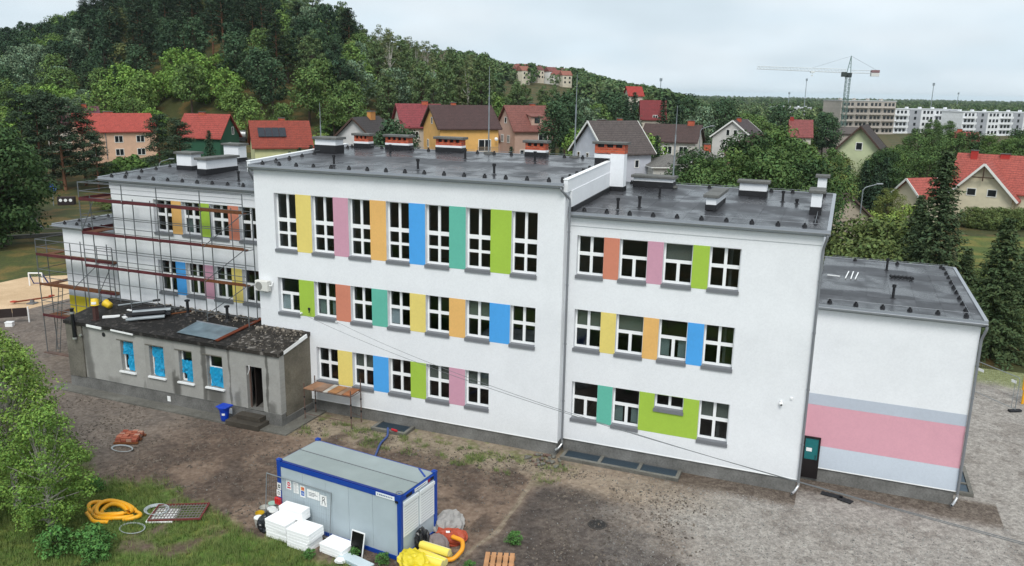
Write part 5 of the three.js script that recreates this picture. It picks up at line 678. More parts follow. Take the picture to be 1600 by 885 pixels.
house({ col: 982, t: 245, w: 4, d: 5, wall: 10.5, rise: 2.2, color: 0xd9cfc0, tile: 0xc9443c, turn: 0.3, label: 'small bright red roof high among the trees' });
house({ col: 1147, t: 168, w: 8, d: 8, wall: 6.4, rise: 3.0, color: 0xd5d3d0, tile: 0x57494a, turn: 1.25, wins: [...row('l', [-0.9, 0.6], 6.5, 0.8, 1.3), ...row('r', [0], 6, 1, 1)], stacks: [[-1.5, 0.3, 1.2, 0.6]], bargeboard: 'white', label: 'white gabled house behind the brown hip roof' });
house({ col: 1175, t: 148, w: 9.5, d: 8, wall: 5.8, rise: 3.1, hip: true, color: 0xc99a80, tile: 0x5f3f3c, turn: 0.25, wins: row('f', [-2.4, 1.4], 3.4, 1.6, 1.4), label: 'house under a chocolate brown hip roof' });
house({ col: 1124, t: 108, w: 7.5, d: 8, wall: 5.4, rise: 2, color: 0xd98c80, tile: 0x8c5a52, turn: 0.4, wins: row('f', [-2.3, 1.8], 3.5, 1.3, 1.4), label: 'coral walled house glimpsed through the leafy trees' });
house({ col: 1242, t: 190, w: 4.4, d: 6, wall: 8.4, rise: 3.2, color: 0xd6cfc2, tile: 0xa65a58, turn: 0.1, wins: [], stacks: [[-2, 0, 0.8, 0.9, 0xa03a34]], label: 'rose red roof with small skylights among trees' });
house({ col: 1292, t: 238, w: 13, d: 9, wall: 7.2, rise: 1.5, color: 0xb3a7a0, tile: 0x6f6560, turn: 0.05, label: 'long low grey brown roof in front of the concrete shell' });
{ const h = house({ col: 1336, t: 128, w: 8, d: 6.6, wall: 9.2, rise: 3.6, color: 0xc8cfa8, tile: 0x453833, turn: 1.47, over: 0.7, bargeboard: 'dark', wins: [['l', 0, 9.4, 1, 1.2], ['r', 0, 9.4, 1, 1.2]], label: 'pale green gabled house with a dark overhanging roof' }); }
house({ col: 1500, t: 192, w: 4.2, d: 6, wall: 6.6, rise: 3, color: 0xd8cdbd, tile: 0xb65154, turn: 0.2, stacks: [[-1.4, -0.4, 1, 0.8]], label: 'small pinkish red roof between the round trees' });
house({ col: 1432, t: 112, w: 4.6, d: 4.4, wall: 4.4, rise: 2.0, color: 0xe3d9bd, tile: 0xcc6659, turn: 0.85, bargeboard: 'white', label: 'small cream outbuilding with a red roof', name: 'outbuilding' });
{ // cream house with red roof and front gable
  const h = house({ col: 1578, t: 121, w: 15, d: 10, wall: 4.4, rise: 4.6, color: 0xe6dcc0, tile: 0xcc6659, turn: -0.12, stacks: [[-5.6, 0.6, 0.9, 0.7, 0xb53a34], [-1.6, 0.3, 1.2, 0.4, 0xb53a34]], wins: row('f', [4, 6], 1.4, 1.2, 1.3), label: 'cream house with red roof and white trimmed front gable' });
  const s = new THREE.Shape(); s.moveTo(-3.9, -2.5); s.lineTo(3.9, -2.5); s.lineTo(3.9, 3.9); s.lineTo(0, 8.1); s.lineTo(-3.9, 3.9); s.closePath(); mesh('gable_wall', new THREE.ExtrudeGeometry(s, { depth: 4, bevelEnabled: false }).translate(-2.9, 0, 3.6), wallMat(0xe6dcc0), h);
  const q = new THREE.Shape(); q.moveTo(-4.7, 3.05); q.lineTo(0, 8.12); q.lineTo(4.7, 3.05); q.lineTo(4.7, 3.35); q.lineTo(0, 8.42); q.lineTo(-4.7, 3.35); q.closePath(); mesh('gable_roof', new THREE.ExtrudeGeometry(q, { depth: 7.8, bevelEnabled: false }).translate(-2.9, 0, 0.5), tileMat(0xcc6659), h);
  mesh('bargeboard', beam([-2.9, 8.3, 8.36], [-7.6, 3.22, 8.36], 0.1, 0.3), winFrame, h); mesh('bargeboard', beam([-2.9, 8.3, 8.36], [1.8, 3.22, 8.36], 0.1, 0.3), winFrame, h); mesh('gable_tie', [box(-4.3, -1.5, 6.35, 6.5, 8.2, 8.34), box(-2.98, -2.82, 5.9, 8.1, 8.2, 8.33)], mat(0x4c3a2c), h);
  for (const u of [-4.2, -1.6]) { const g = new THREE.Group(); g.name = 'window'; g.position.set(u, 3.7, 7.6); h.add(g); mesh('frame', [box(-0.62, 0.62, 0, 0.1, 0, 0.06), box(-0.62, 0.62, 1.0, 1.1, 0, 0.06), box(-0.62, -0.52, 0.1, 1, 0, 0.06), box(0.52, 0.62, 0.1, 1, 0, 0.06)], winFrame, g); mesh('pane', box(-0.52, 0.52, 0.1, 1, 0, 0.03), winDark, g); }
}
house({ col: 1300, t: 92, w: 8, d: 8, wall: 3.2, rise: 3.6, color: 0xb9ad9c, tile: 0x76625c, turn: -1.25, name: 'outbuilding', label: 'outbuilding with a weathered brown tiled roof behind the right wing' });
// green lorry parked on the slope road
{
  const [x, z] = pol(366, 168), y = groundAt(x, z) + 0.5, t = thing('tanker_lorry', 'small lorry with green cab and grey tank on the slope', 'lorry', [x, y, z], 0.5); mesh('cab', [bevelBox(-2.3, -0.9, 0.5, 2.4, -0.9, 0.9, 0.12), box(-2.35, -0.9, 2.4, 2.5, -0.8, 0.8)], mat(0x2c9a3d, { roughness: 0.4 }), t); mesh('windscreen', box(-2.32, -2.28, 1.5, 2.2, -0.75, 0.75), winDark, t); mesh('tank', bar([-0.6, 1.4, 0], [2.2, 1.4, 0], 0.85, 16), mat(0xa9abad, { roughness: 0.4, metalness: 0.4 }), t); mesh('chassis', box(-2.2, 2.3, 0.4, 0.6, -0.7, 0.7), M.black, t); for (const wx of [-1.6, 1.0, 1.8]) for (const wz of [-0.85, 0.85]) mesh('wheel', bar([wx, 0.42, wz - 0.13], [wx, 0.42, wz + 0.13], 0.42, 12), M.rubber, t);
}
// ---- apartment blocks on the plain
function apartment(col0, col1, t, floors, fh, label, o = {}) {
  const [x0, z0] = pol(col0, t), [x1, z1] = pol(col1, t + (o.slant || 0)), L = Math.hypot(x1 - x0, z1 - z0), y = -0.8, h = thing(o.name || 'apartment_block', label, 'apartment block', [(x0 + x1) / 2, y, (z0 + z1) / 2], -Math.atan2(z1 - z0, x1 - x0)), H = floors * fh, D = 12;
  const wm = wallMat(o.color || 0xeceef0), gm = wallMat(o.bay || 0xa9acb2), bays = o.bays || Math.round(L / 9);
  mesh('wall', box(-L / 2, L / 2, 0, H, -D, 0), wm, h); mesh('roof', box(-L / 2 - 0.2, L / 2 + 0.2, H, H + 0.35, -D - 0.2, 0.2), wallMat(0xcfd2d4), h);
  for (let b = 0; b < bays; b++) {
    const u = -L / 2 + (b + 0.5) * L / bays, bw = L / bays, greyBay = !o.shell && b % 3 === 1;
    if (greyBay) mesh('grey_bay', box(u - bw * 0.42, u + bw * 0.42, 0.01, H - 0.02, 0, 0.5), gm, h);
    for (let f = 0; f < floors; f++) for (const du of greyBay ? [0] : [-0.27, 0.02, 0.3]) { const g = mesh('window', box(u + du * bw - 0.75, u + du * bw + 0.75, f * fh + 0.9, f * fh + 2.35, greyBay ? 0.5 : 0, (greyBay ? 0.5 : 0) + 0.05), winDark, h); }
    if (b % 3 === 0 || o.shell) for (let f = 0; f < floors; f++) { mesh('balcony', [box(u - bw * 0.46, u + bw * 0.46, f * fh - 0.1, f * fh + 0.1, 0, 1.4), ...(o.shell ? [] : [box(u - bw * 0.46, u + bw * 0.46, f * fh + 0.1, f * fh + 0.95, 1.3, 1.4)])], wm, h); }
  }
  for (let i = 0; i < bays; i++) mesh('roof_vent', box(-L / 2 + (i + 0.4) * L / bays, -L / 2 + (i + 0.4) * L / bays + 1.2, H + 0.35, H + 1.2, -6, -4.8), wm, h);
}
apartment(1306, 1391, 395, 5, 3.1, 'raw concrete apartment block under construction below the crane', { color: 0xb9b1a8, shell: true, name: 'unfinished_block', slant: 12 });
apartment(1391, 1492, 415, 4, 2.95, 'white apartment block next to the concrete shell', { slant: 15 }); apartment(1497, 1610, 400, 4, 2.8, 'white apartment block beyond the small pinkish red roof', { slant: 20 });
apartment(1205, 1262, 620, 3, 3, 'low long white building far out on the plain', { color: 0xe3e6e8, name: 'warehouse', bays: 5 });
// tower crane
{
  const [x, z] = pol(1312, 385), c = thing('tower_crane', 'tall green and white tower crane above the unfinished block', 'crane', [x, -0.8, z], 0.30), gm = mat(0x647f78, { roughness: 0.6 }), wm = mat(0xdfe3e4, { roughness: 0.5 }), H = 26, m = []; for (const a of [-0.9, 0.9]) for (const b of [-0.9, 0.9]) m.push(bar([a, 0, b], [a, H, b], 0.13, 5)); for (let y = 0; y < H; y += 1.8) for (const [a, b] of [[[-0.9, -0.9], [0.9, -0.9]], [[-0.9, 0.9], [0.9, 0.9]], [[-0.9, -0.9], [-0.9, 0.9]], [[0.9, -0.9], [0.9, 0.9]]]) m.push(bar([a[0], y, a[1]], [b[0], y + 1.8, b[1]], 0.07, 4), bar([a[0], y, a[1]], [b[0], y, b[1]], 0.07, 4));
  mesh('mast', m, gm, c); mesh('slewing_unit', [cyl(0, H, H + 0.8, 0, 1.5, 12), box(-1.2, 1.2, H + 0.8, H + 2.0, -1.2, 1.2)], mat(0x30393a), c); mesh('cab', bevelBox(-3.4, -1.4, H + 0.2, H + 2.3, 0.4, 2.0, 0.1), mat(0x39423f), c); mesh('tower_head', [bar([-0.8, H + 2, 0], [0.4, H + 9.5, 0], 0.18, 5), bar([0.9, H + 2, 0], [0.4, H + 9.5, 0], 0.18, 5), bar([0, H + 4.5, 0], [0.8, H + 4.5, 0], 0.1, 4), bar([-0.3, H + 6, 0], [0.6, H + 6, 0], 0.1, 4)], gm, c);
  const j = [], J = 41; for (const s of [-0.6, 0.6]) j.push(bar([-1, H + 2, s], [-J, H + 3.1, s], 0.11, 4)); j.push(bar([-1, H + 3.6, 0], [-J, H + 4.3, 0], 0.11, 4)); for (let i = 0; i < 26; i++) { const a = -1 - i * (J - 1) / 26, b = -1 - (i + 1) * (J - 1) / 26, ya = H + 2 + 1.1 * (-a - 1) / J, yb = H + 2 + 1.1 * (-b - 1) / J; for (const s of [-0.6, 0.6]) j.push(bar([a, ya, s], [(a + b) / 2, ya + 1.45, 0], 0.055, 3), bar([(a + b) / 2, ya + 1.45, 0], [b, yb, s], 0.055, 3)); } mesh('jib', j, wm, c);
  const k = []; for (const s of [-0.6, 0.6]) k.push(bar([1, H + 2, s], [13, H + 2, s], 0.13, 4), bar([1, H + 3.2, s], [13, H + 3.2, s], 0.09, 4)); for (let i = 0; i < 7; i++) k.push(bar([1 + i * 1.7, H + 2, 0.6], [2.7 + i * 1.7, H + 3.2, 0.6], 0.06, 3)); mesh('counter_jib', k, wm, c); mesh('tie_bar', [bar([0.4, H + 9.4, 0], [12.4, H + 3.2, 0], 0.05, 4), bar([0.4, H + 9.4, 0], [-16, H + 4, 0], 0.04, 4)], M.steel, c);
  mesh('counterweight', [bevelBox(9.8, 13.4, H + 2.2, H + 3.4, -0.9, 0.9, 0.05)], mat(0x8a6a6c), c); mesh('counterweight', [bevelBox(9.8, 13.4, H + 0.6, H + 2.0, -0.9, 0.9, 0.05)], mat(0xd7d7d4), c); mesh('trolley', [box(-17, -15.2, H + 1.7, H + 2.4, -0.7, 0.7), bar([-16.1, H + 1.7, 0], [-16.1, H + 0.6, 0], 0.05, 4), box(-16.5, -15.7, H + 0.2, H + 0.7, -0.3, 0.3)], wm, c);
}
for (const [col, t, h] of [[1251, 900, 36], [1226, 1000, 22], [1448, 800, 32], [1489, 1100, 26], [1025, 700, 30]]) { const [x, z] = pol(col, t), m = thing('radio_mast', 'distant slender mast on the horizon', 'mast', [x, -1, z], 0, 'far masts on the horizon'); mesh('pole', bar([0, 0, 0], [0, h, 0], 0.5, 6, 0.3), mat(0x8a949a), m); mesh('head', box(-1, 1, h - 2.5, h, -0.6, 0.6), mat(0x8a949a), m); }
// hillside suburb far behind
{
  const r = mulberry(31), rc = [0xb0655a, 0xa8574c, 0x9c5a54, 0xbb7664, 0x8d5650], wc = [0xe9e4dc, 0xe8dfca, 0xe4e1de, 0xe6d9c6, 0xf2f1ee];
  for (let i = 0; i < 20; i++) { const col = 796 + (i % 7) * 12.4 + r() * 9, t = 545 + Math.floor(i / 7) * 40 + r() * 30, [x, z] = pol(col, t), y = groundAt(x, z) + r() * 2.5 + Math.floor(i / 7) * 1.2, h = thing('hillside_house', 'small distant house with a reddish roof on the far hillside', 'house', [x, y, z], 0.38 + (r() - 0.5) * 2.2, 'houses of the far hillside suburb'), w = 5 + r() * 2.5, s = new THREE.Shape(); s.moveTo(-3.5, 6); s.lineTo(0, 9); s.lineTo(3.5, 6); s.closePath(); mesh('wall', box(-w / 2, w / 2, -8, 6, -3.2, 3.2), wallMat(wc[i % 5]), h); mesh('roof', new THREE.ExtrudeGeometry(s, { depth: w + 0.8, bevelEnabled: false }).rotateY(Math.PI / 2).translate(-w / 2 - 0.4, 0, 0), tileMat(rc[(i * 3) % 5]), h); for (const u of [-0.25, 0.25]) for (const v of [1, 3.8]) mesh('window', box(u * w - 0.6, u * w + 0.6, v, v + 1.3, 3.2, 3.25), winDark, h); }
}
// ---------------------------------------------------------------- trees
const leafMats = {}; function leafMat(k) { return leafMats[k] || (leafMats[k] = new THREE.MeshPhysicalMaterial({ vertexColors: true, roughness: 0.9, side: THREE.DoubleSide, color: 0xffffff, specularIntensity: 0.25 })); }
const barkBrown = mat(0x5c4c40, { map: T.mottle }), barkPine = mat(0x8a5f45, { map: T.mottle }), barkBirch = mat(0xd3cec2, { map: T.mottle });
const LEAF = 1.6;
function leafCloud(list, col, r, spread = 0.28) {   // list of [x,y,z, size, nx,ny,nz, stretch]
  const n = list.length, p = new Float32Array(n * 12), c = new Float32Array(n * 12), idx = new Uint32Array(n * 6), a = V(), b = V(), nn = V();
  for (let i = 0; i < n; i++) {
    const [x, y, z, s, nx, ny, nz, st, tone = 1] = list[i]; nn.set(nx + (r() - 0.5) * 1.2, ny + (r() - 0.5) * 1.2, nz + (r() - 0.5) * 1.2).normalize(); a.set(r() - 0.5, r() - 0.5, r() - 0.5).cross(nn).normalize(); b.crossVectors(nn, a); const q = st || 0.62, w = s * 0.5, v = w * q, o = i * 12;
    const k = [[w, 0], [0, v], [-w, 0], [0, -v]]; for (let m = 0; m < 4; m++) { const e = m === 0 || m === 2 ? -0.12 * s : 0; p[o + m * 3] = x + a.x * k[m][0] + b.x * k[m][1] + nn.x * e; p[o + m * 3 + 1] = y + a.y * k[m][0] + b.y * k[m][1] + nn.y * e; p[o + m * 3 + 2] = z + a.z * k[m][0] + b.z * k[m][1] + nn.z * e; }
    const f = (1 + (r() - 0.5) * 2 * spread) * tone, h = (r() - 0.5) * 0.25; for (let m = 0; m < 4; m++) { c[o + m * 3] = col[0] * LEAF * f * (1 + h); c[o + m * 3 + 1] = col[1] * LEAF * f; c[o + m * 3 + 2] = col[2] * LEAF * f * (1 - h * 0.5); }
    idx.set([i * 4, i * 4 + 1, i * 4 + 2, i * 4, i * 4 + 2, i * 4 + 3], i * 6);
  }
  const g = new THREE.BufferGeometry(); g.setAttribute('position', new THREE.BufferAttribute(p, 3)); g.setAttribute('color', new THREE.BufferAttribute(c, 3)); g.setIndex(new THREE.BufferAttribute(idx, 1)); g.computeVertexNormals(); return g;
}
function ballDir(r) { const u = r() * 2 - 1, a = r() * 6.2832, s = Math.sqrt(1 - u * u); return [s * Math.cos(a), u, s * Math.sin(a)]; }
// every kind is built once, one unit of height = 1 metre at scale 1
function broadleaf(seed, { h = 11, rad = 4, low = 0.25, n = 2200, leaf = 0.5, clumps = 30, col = [0.06, 0.1, 0.03], bark = barkBrown, lean = 0, open = 0.28 }) {
  const r = mulberry(seed), list = [], cs = [], y0 = h * low, ch = h - y0;
  for (let k = 0; k < clumps; k++) { const t = (k + 0.5) / clumps, prof = Math.pow(Math.sin(Math.PI * clamp(0.12 + t * 0.83)), 0.7), a = k * 2.4 + r() * 0.8, d = rad * prof * Math.sqrt(0.15 + 0.85 * r()) * 0.78; cs.push([Math.cos(a) * d + lean * t, y0 + ch * (0.08 + 0.84 * t) + (r() - 0.5) * ch * 0.1, Math.sin(a) * d, rad * (open + r() * 0.18) * (0.6 + prof * 0.45), 0.78 + r() * 0.5]); }
  for (let i = 0; i < n; i++) { const c = cs[Math.floor(r() * clumps)], d = ballDir(r), q = Math.pow(r(), 0.3) * c[3]; list.push([c[0] + d[0] * q, c[1] + d[1] * q * 0.7, c[2] + d[2] * q, leaf * (0.5 + r() * 0.9), d[0], d[1] + 0.5, d[2], 0.62, c[4]]); }
  const tr = [bar([0, -0.3, 0], [lean * 0.3, y0 + ch * 0.35, 0], h * 0.022, 7, h * 0.013), bar([lean * 0.3, y0 + ch * 0.35, 0], [lean, h * 0.86, 0], h * 0.013, 6, 0.02)]; for (let k = 0; k < clumps; k += 2) tr.push(bar([lean * 0.3 * 0.8, Math.min(cs[k][1] - 0.2, y0 + ch * 0.45) * 0.85, 0], [cs[k][0] * 0.85, cs[k][1], cs[k][2] * 0.85], h * 0.008, 4, 0.015));
  return { crown: leafCloud(list, col, r), trunk: mergeGeometries(tr.map(prep)), bark };
}
function pine(seed, { h = 14, rad = 3.6, low = 0.3, n = 2200, leaf = 0.55, col = [0.026, 0.042, 0.024] }) {
  const r = mulberry(seed), list = [], tr = [bar([0, -0.3, 0], [0.15, h * 0.95, 0.1], h * 0.02, 7, 0.05)], N = 24;
  for (let k = 0; k < N; k++) { const t = k / (N - 1), y = h * (low + (0.97 - low) * t), len = rad * Math.pow(1 - t * 0.86, 0.75) * (0.6 + r() * 0.5), a = k * 2.4 + r(), x = Math.cos(a) * len, z = Math.sin(a) * len; tr.push(bar([0.1, y - 0.3, 0.05], [x * 0.9, y + 0.25, z * 0.9], 0.07, 4, 0.03)); for (let i = 0; i < n / N; i++) { const d = ballDir(r), q = Math.pow(r(), 0.45), f = 0.45 + r() * 0.65; list.push([x * f + d[0] * q * rad * 0.32, y + 0.3 + d[1] * q * 0.55, z * f + d[2] * q * rad * 0.32, leaf * (0.6 + r() * 0.7), d[0] * 0.4, 1, d[2] * 0.4, 0.4]); } }
  return { crown: leafCloud(list, col, r, 0.3), trunk: mergeGeometries(tr.map(prep)), bark: barkPine };
}
function spruce(seed, { h = 12, rad = 2.8, n = 3000, leaf = 0.45, low = 0.06, col = [0.03, 0.052, 0.03], power = 0.9 }) {
  const r = mulberry(seed), list = [], tr = [bar([0, -0.3, 0], [0, h * 0.97, 0], h * 0.016, 7, 0.02)], N = Math.round(h * 3);
  for (let k = 0; k < N; k++) { const t = k / N, y = h * (low + (1 - low) * t), R = rad * Math.pow(1 - t, power) * (0.86 + r() * 0.3) + 0.1, B = Math.max(4, Math.round(11 * (1 - t) + 3)); for (let b = 0; b < B; b++) { const a = b / B * 6.283 + k * 1.3 + r() * 0.5, len = R * (0.75 + r() * 0.4); const m = Math.ceil(n / N / B * (0.4 + 1.2 * (1 - t))); for (let i = 0; i < m; i++) { const f = Math.pow(r(), 0.6), x = Math.cos(a) * len * f, z = Math.sin(a) * len * f; list.push([x + (r() - 0.5) * 0.34 * (1 + f), y - len * f * 0.28 + f * f * len * 0.1 + (r() - 0.5) * 0.22, z + (r() - 0.5) * 0.34 * (1 + f), leaf * (0.6 + r() * 0.7), Math.cos(a) * 0.4, 1, Math.sin(a) * 0.4, 0.38]); } } }
  return { crown: leafCloud(list, col, r, 0.32), trunk: mergeGeometries(tr.map(prep)), bark: barkBrown };
}
function plant(kind, name, label, cat, x, y, z, s, turn, group, sy = s) {
  const o = new THREE.Group(); o.name = numbered(name); o.position.set(x, y, z); o.rotation.y = turn; o.scale.set(s, sy, s); scene.add(o); tag(o, label, cat, group);
  const t = new THREE.Mesh(kind.trunk, kind.bark); t.name = 'trunk'; const c = new THREE.Mesh(kind.crown, leafMat('leaf')); c.name = 'crown'; for (const m of [t, c]) { m.castShadow = m.receiveShadow = true; o.add(m); } return o;
}
const FAR = {
  dark: broadleaf(101, { h: 12, rad: 4.2, col: [0.032, 0.056, 0.028], n: 2300 }), mid: broadleaf(102, { h: 11, rad: 4.2, col: [0.066, 0.105, 0.032], n: 2300 }), light: broadleaf(103, { h: 8, rad: 3.8, low: 0.1, col: [0.105, 0.175, 0.038], n: 2200 }),
  grey: broadleaf(104, { h: 11, rad: 4.4, low: 0.15, col: [0.08, 0.115, 0.07], n: 2300 }), olive: broadleaf(105, { h: 11, rad: 3.7, col: [0.085, 0.095, 0.035], n: 2000 }), tall: broadleaf(106, { h: 15, rad: 3, low: 0.22, clumps: 30, col: [0.06, 0.088, 0.036], n: 2100 }),
  birch: broadleaf(107, { h: 15, rad: 2.5, low: 0.3, clumps: 26, col: [0.075, 0.09, 0.04], n: 1100, leaf: 0.38, bark: barkBirch }), bare: broadleaf(108, { h: 15, rad: 2.3, low: 0.35, clumps: 24, col: [0.14, 0.11, 0.09], n: 420, leaf: 0.3, bark: barkBirch }), pine: pine(109, {}), pine2: pine(110, { h: 16, low: 0.45, rad: 3.2 }), spruce: spruce(111, { n: 2000, leaf: 0.55 }),
  dark2: broadleaf(115, { h: 13, rad: 4, col: [0.022, 0.04, 0.022], n: 2300, open: 0.26 }), mid2: broadleaf(116, { h: 10, rad: 4, col: [0.095, 0.15, 0.04], n: 2200, open: 0.26 }),
  bush: broadleaf(112, { h: 3.4, rad: 2.3, low: 0.0, clumps: 14, n: 1100, leaf: 0.42, col: [0.06, 0.105, 0.028] }), bushLight: broadleaf(113, { h: 3, rad: 2.4, low: 0.0, clumps: 14, n: 1000, leaf: 0.42, col: [0.12, 0.165, 0.04] }),
};
const R = mulberry(2024);
const hillLabel = { dark2: 'very dark green broadleaf tree on the wooded hill', mid2: 'pale fresh green broadleaf tree on the wooded hill', dark: 'dark green broadleaf tree on the wooded hill', mid: 'fresh green broadleaf tree on the wooded hill', light: 'light yellow green bushy tree on the wooded hill', grey: 'silvery grey green tree on the wooded hill', olive: 'olive brown broadleaf tree on the wooded hill', tall: 'tall narrow green tree on the wooded hill', birch: 'slender birch with pale trunk on the wooded hill', bare: 'thin half bare birch on the wooded hill', pine: 'dark layered pine on the wooded hill', pine2: 'tall pine with bare lower trunk on the wooded hill', spruce: 'dark conical spruce on the wooded hill', bush: 'green shrub at the foot of the wooded hill', bushLight: 'yellow green shrub at the foot of the wooded hill' };
const single = (k, col, t, s, o = {}) => { const [x, z] = pol(col, t, o.y ?? 2), sy = o.sy ?? s; return plant(k, o.name || 'tree', o.label, o.cat || 'tree', x, (o.y ?? groundAt(x, z)) - 0.1, z, s, o.turn ?? R() * 6.28, o.group, sy); };
// --- the hill: the trees that show largest stand singly, the ones behind form one wood
{
  const spots = [], rr = mulberry(77);
  for (let t = 172; t < 400; t += 6.6) for (let col = -320; col < 1010; col += 1278 * 6.8 / t) {
    const c = col + (rr() - 0.5) * 1278 * 6 / t, tt = t + (rr() - 0.5) * 6, [x, z] = pol(c, tt, 14), y = groundAt(x, z); if (y < 5.2 && c > 560) continue; if (c > 820 && tt < 225) continue; if (c > 745 && tt > 255) continue;
    // clearings of dry grass, sandy slope
    if (Math.hypot((c - 248) / 30, (tt - 182) / 9) < 1 || Math.hypot((c - 452) / 20, (tt - 192) / 8) < 1 || Math.hypot((c - 612) / 12, (tt - 178) / 9) < 1) continue;
    let k; const q = rr(), nz = fbm(x * 0.018, z * 0.018, 3);
    if (c < 130) k = tt < 200 ? (q < 0.45 ? 'light' : q < 0.75 ? 'mid' : 'grey') : tt < 260 ? (q < 0.5 ? 'grey' : q < 0.8 ? 'dark' : 'mid') : (q < 0.5 ? 'dark' : 'mid');
    else if (c < 420) k = tt > 205 ? (q < 0.42 ? 'pine' : q < 0.62 ? 'pine2' : q < 0.9 ? 'dark' : 'olive') : (q < 0.3 ? 'mid' : q < 0.55 ? 'light' : q < 0.7 ? 'bush' : q < 0.85 ? 'dark' : 'spruce');
    else if (c < 580) k = q < 0.3 ? 'dark' : q < 0.52 ? 'mid' : q < 0.66 ? 'grey' : q < 0.8 ? 'olive' : q < 0.9 ? 'tall' : 'pine';
    else if (c < 760) k = q < 0.34 ? 'tall' : q < 0.52 ? 'birch' : q < 0.66 ? 'olive' : q < 0.84 ? 'mid' : 'grey';
    else k = q < 0.4 ? 'mid' : q < 0.65 ? 'dark' : q < 0.8 ? 'grey' : 'tall';
    if (tt < 186 && q > 0.5 && c > 130) k = nz > 0.5 ? 'bush' : 'bushLight';
    if (k === 'dark' && rr() < 0.5) k = 'dark2'; if (k === 'mid' && rr() < 0.45) k = 'mid2';
    spots.push([x, y, z, k, (0.72 + rr() * 0.5) * (tt > 290 ? 1.08 : 1) * (c > 770 ? 0.72 : 1), rr() * 6.28, tt, c]);
  }
  const inView = spots.filter(s => s[7] > -60 && s[7] < 1000).sort((a, b) => a[6] - b[6]), named = new Set(inView.slice(0, 225));
  for (const s of named) plant(FAR[s[3]], s[3].startsWith('bush') ? 'shrub' : s[3].startsWith('pine') ? 'pine_tree' : s[3] === 'spruce' ? 'spruce_tree' : s[3] === 'birch' || s[3] === 'bare' ? 'birch_tree' : 'broadleaf_tree', hillLabel[s[3]], s[3].startsWith('bush') ? 'shrub' : 'tree', s[0], s[1] - 0.2, s[2], s[4], s[5], 'trees of the wooded hill');
  const rest = {}; for (const s of spots) if (!named.has(s)) (rest[s[3]] ||= []).push(s);
  const wood = new THREE.Group(); wood.name = 'hill_wood'; wood.userData.kind = 'stuff'; tag(wood, 'dense mixed wood covering the upper hill', 'wood'); scene.add(wood);
  const m4 = new THREE.Matrix4(), q = new THREE.Quaternion(); for (const k in rest) { const n = rest[k].length, a = new THREE.InstancedMesh(FAR[k].crown, leafMat('leaf'), n), b = new THREE.InstancedMesh(FAR[k].trunk, FAR[k].bark, n); rest[k].forEach((s, i) => { m4.compose(V(s[0], s[1] - 0.2, s[2]), q.setFromAxisAngle(V(0, 1, 0), s[5]), V(s[4], s[4], s[4])); a.setMatrixAt(i, m4); b.setMatrixAt(i, m4); }); a.name = 'crowns'; b.name = 'trunks'; for (const o of [a, b]) { o.userData.kind = 'stuff'; o.castShadow = o.receiveShadow = true; wood.add(o); } }
  single(FAR.bare, 661, 262, 1.0, { name: 'birch_tree', label: 'pale half bare birch standing out on the skyline', turn: 1 }); single(FAR.bare, 689, 262, 1.12, { name: 'birch_tree', label: 'taller brownish half bare birch on the skyline', turn: 2 });
}
// --- far woods: ridge behind, plain to the horizon
{
  const low = ['dark', 'mid', 'grey'].map((k, i) => broadleaf(300 + i, { h: 11, rad: 5, low: 0.05, clumps: 14, n: 260, leaf: 1.5, col: [[0.045, 0.075, 0.03], [0.06, 0.098, 0.034], [0.08, 0.11, 0.05]][i] })), rr = mulberry(5), lists = [[], [], []];
  for (let i = 0; i < 5200; i++) { const t = 410 + Math.pow(rr(), 1.4) * 620, col = 560 + rr() * 520, [x, z] = pol(col, t, 20), y = groundAt(x, z); if (y < 3 && rr() < 0.5) continue; if (col > 770 && col < 900 && t < 660 && (t < 545 || rr() < 0.8)) continue; lists[Math.floor(rr() * 3)].push([x, y - 0.5, z, 0.7 + rr() * 0.6, rr() * 6]); }
  for (let i = 0; i < 4200; i++) { const t = 330 + Math.pow(rr(), 1.8) * 3600, col = 1000 + rr() * 760, [x, z] = pol(col, t); if (fbm(x * 0.006, z * 0.006, 3) < 0.47) continue; if (t < 520 && col > 1290) continue; if (t < 660 && t > 560 && col > 1190 && col < 1270) continue; lists[Math.floor(rr() * 3)].push([x, -1, z, 0.55 + rr() * 0.5 + t * 0.00012, rr() * 6]); }
  for (let i = 0; i < 900; i++) { const t = 400 + rr() * 300, col = -420 + rr() * 420, [x, z] = pol(col, t), y = groundAt(x, z); lists[i % 3].push([x, y - 0.5, z, 0.8 + rr() * 0.5, rr() * 6]); }
  const wood = new THREE.Group(); wood.name = 'distant_woods'; wood.userData.kind = 'stuff'; tag(wood, 'far woods on the ridge and along the horizon', 'woods'); scene.add(wood); const m4 = new THREE.Matrix4(), q = new THREE.Quaternion();
  lists.forEach((l, k) => { const a = new THREE.InstancedMesh(low[k].crown, leafMat('leaf'), l.length); l.forEach((s, i) => { m4.compose(V(s[0], s[1], s[2]), q.setFromAxisAngle(V(0, 1, 0), s[4]), V(s[3], s[3], s[3])); a.setMatrixAt(i, m4); }); a.name = 'far_crowns'; a.userData.kind = 'stuff'; a.castShadow = a.receiveShadow = true; wood.add(a); });
}
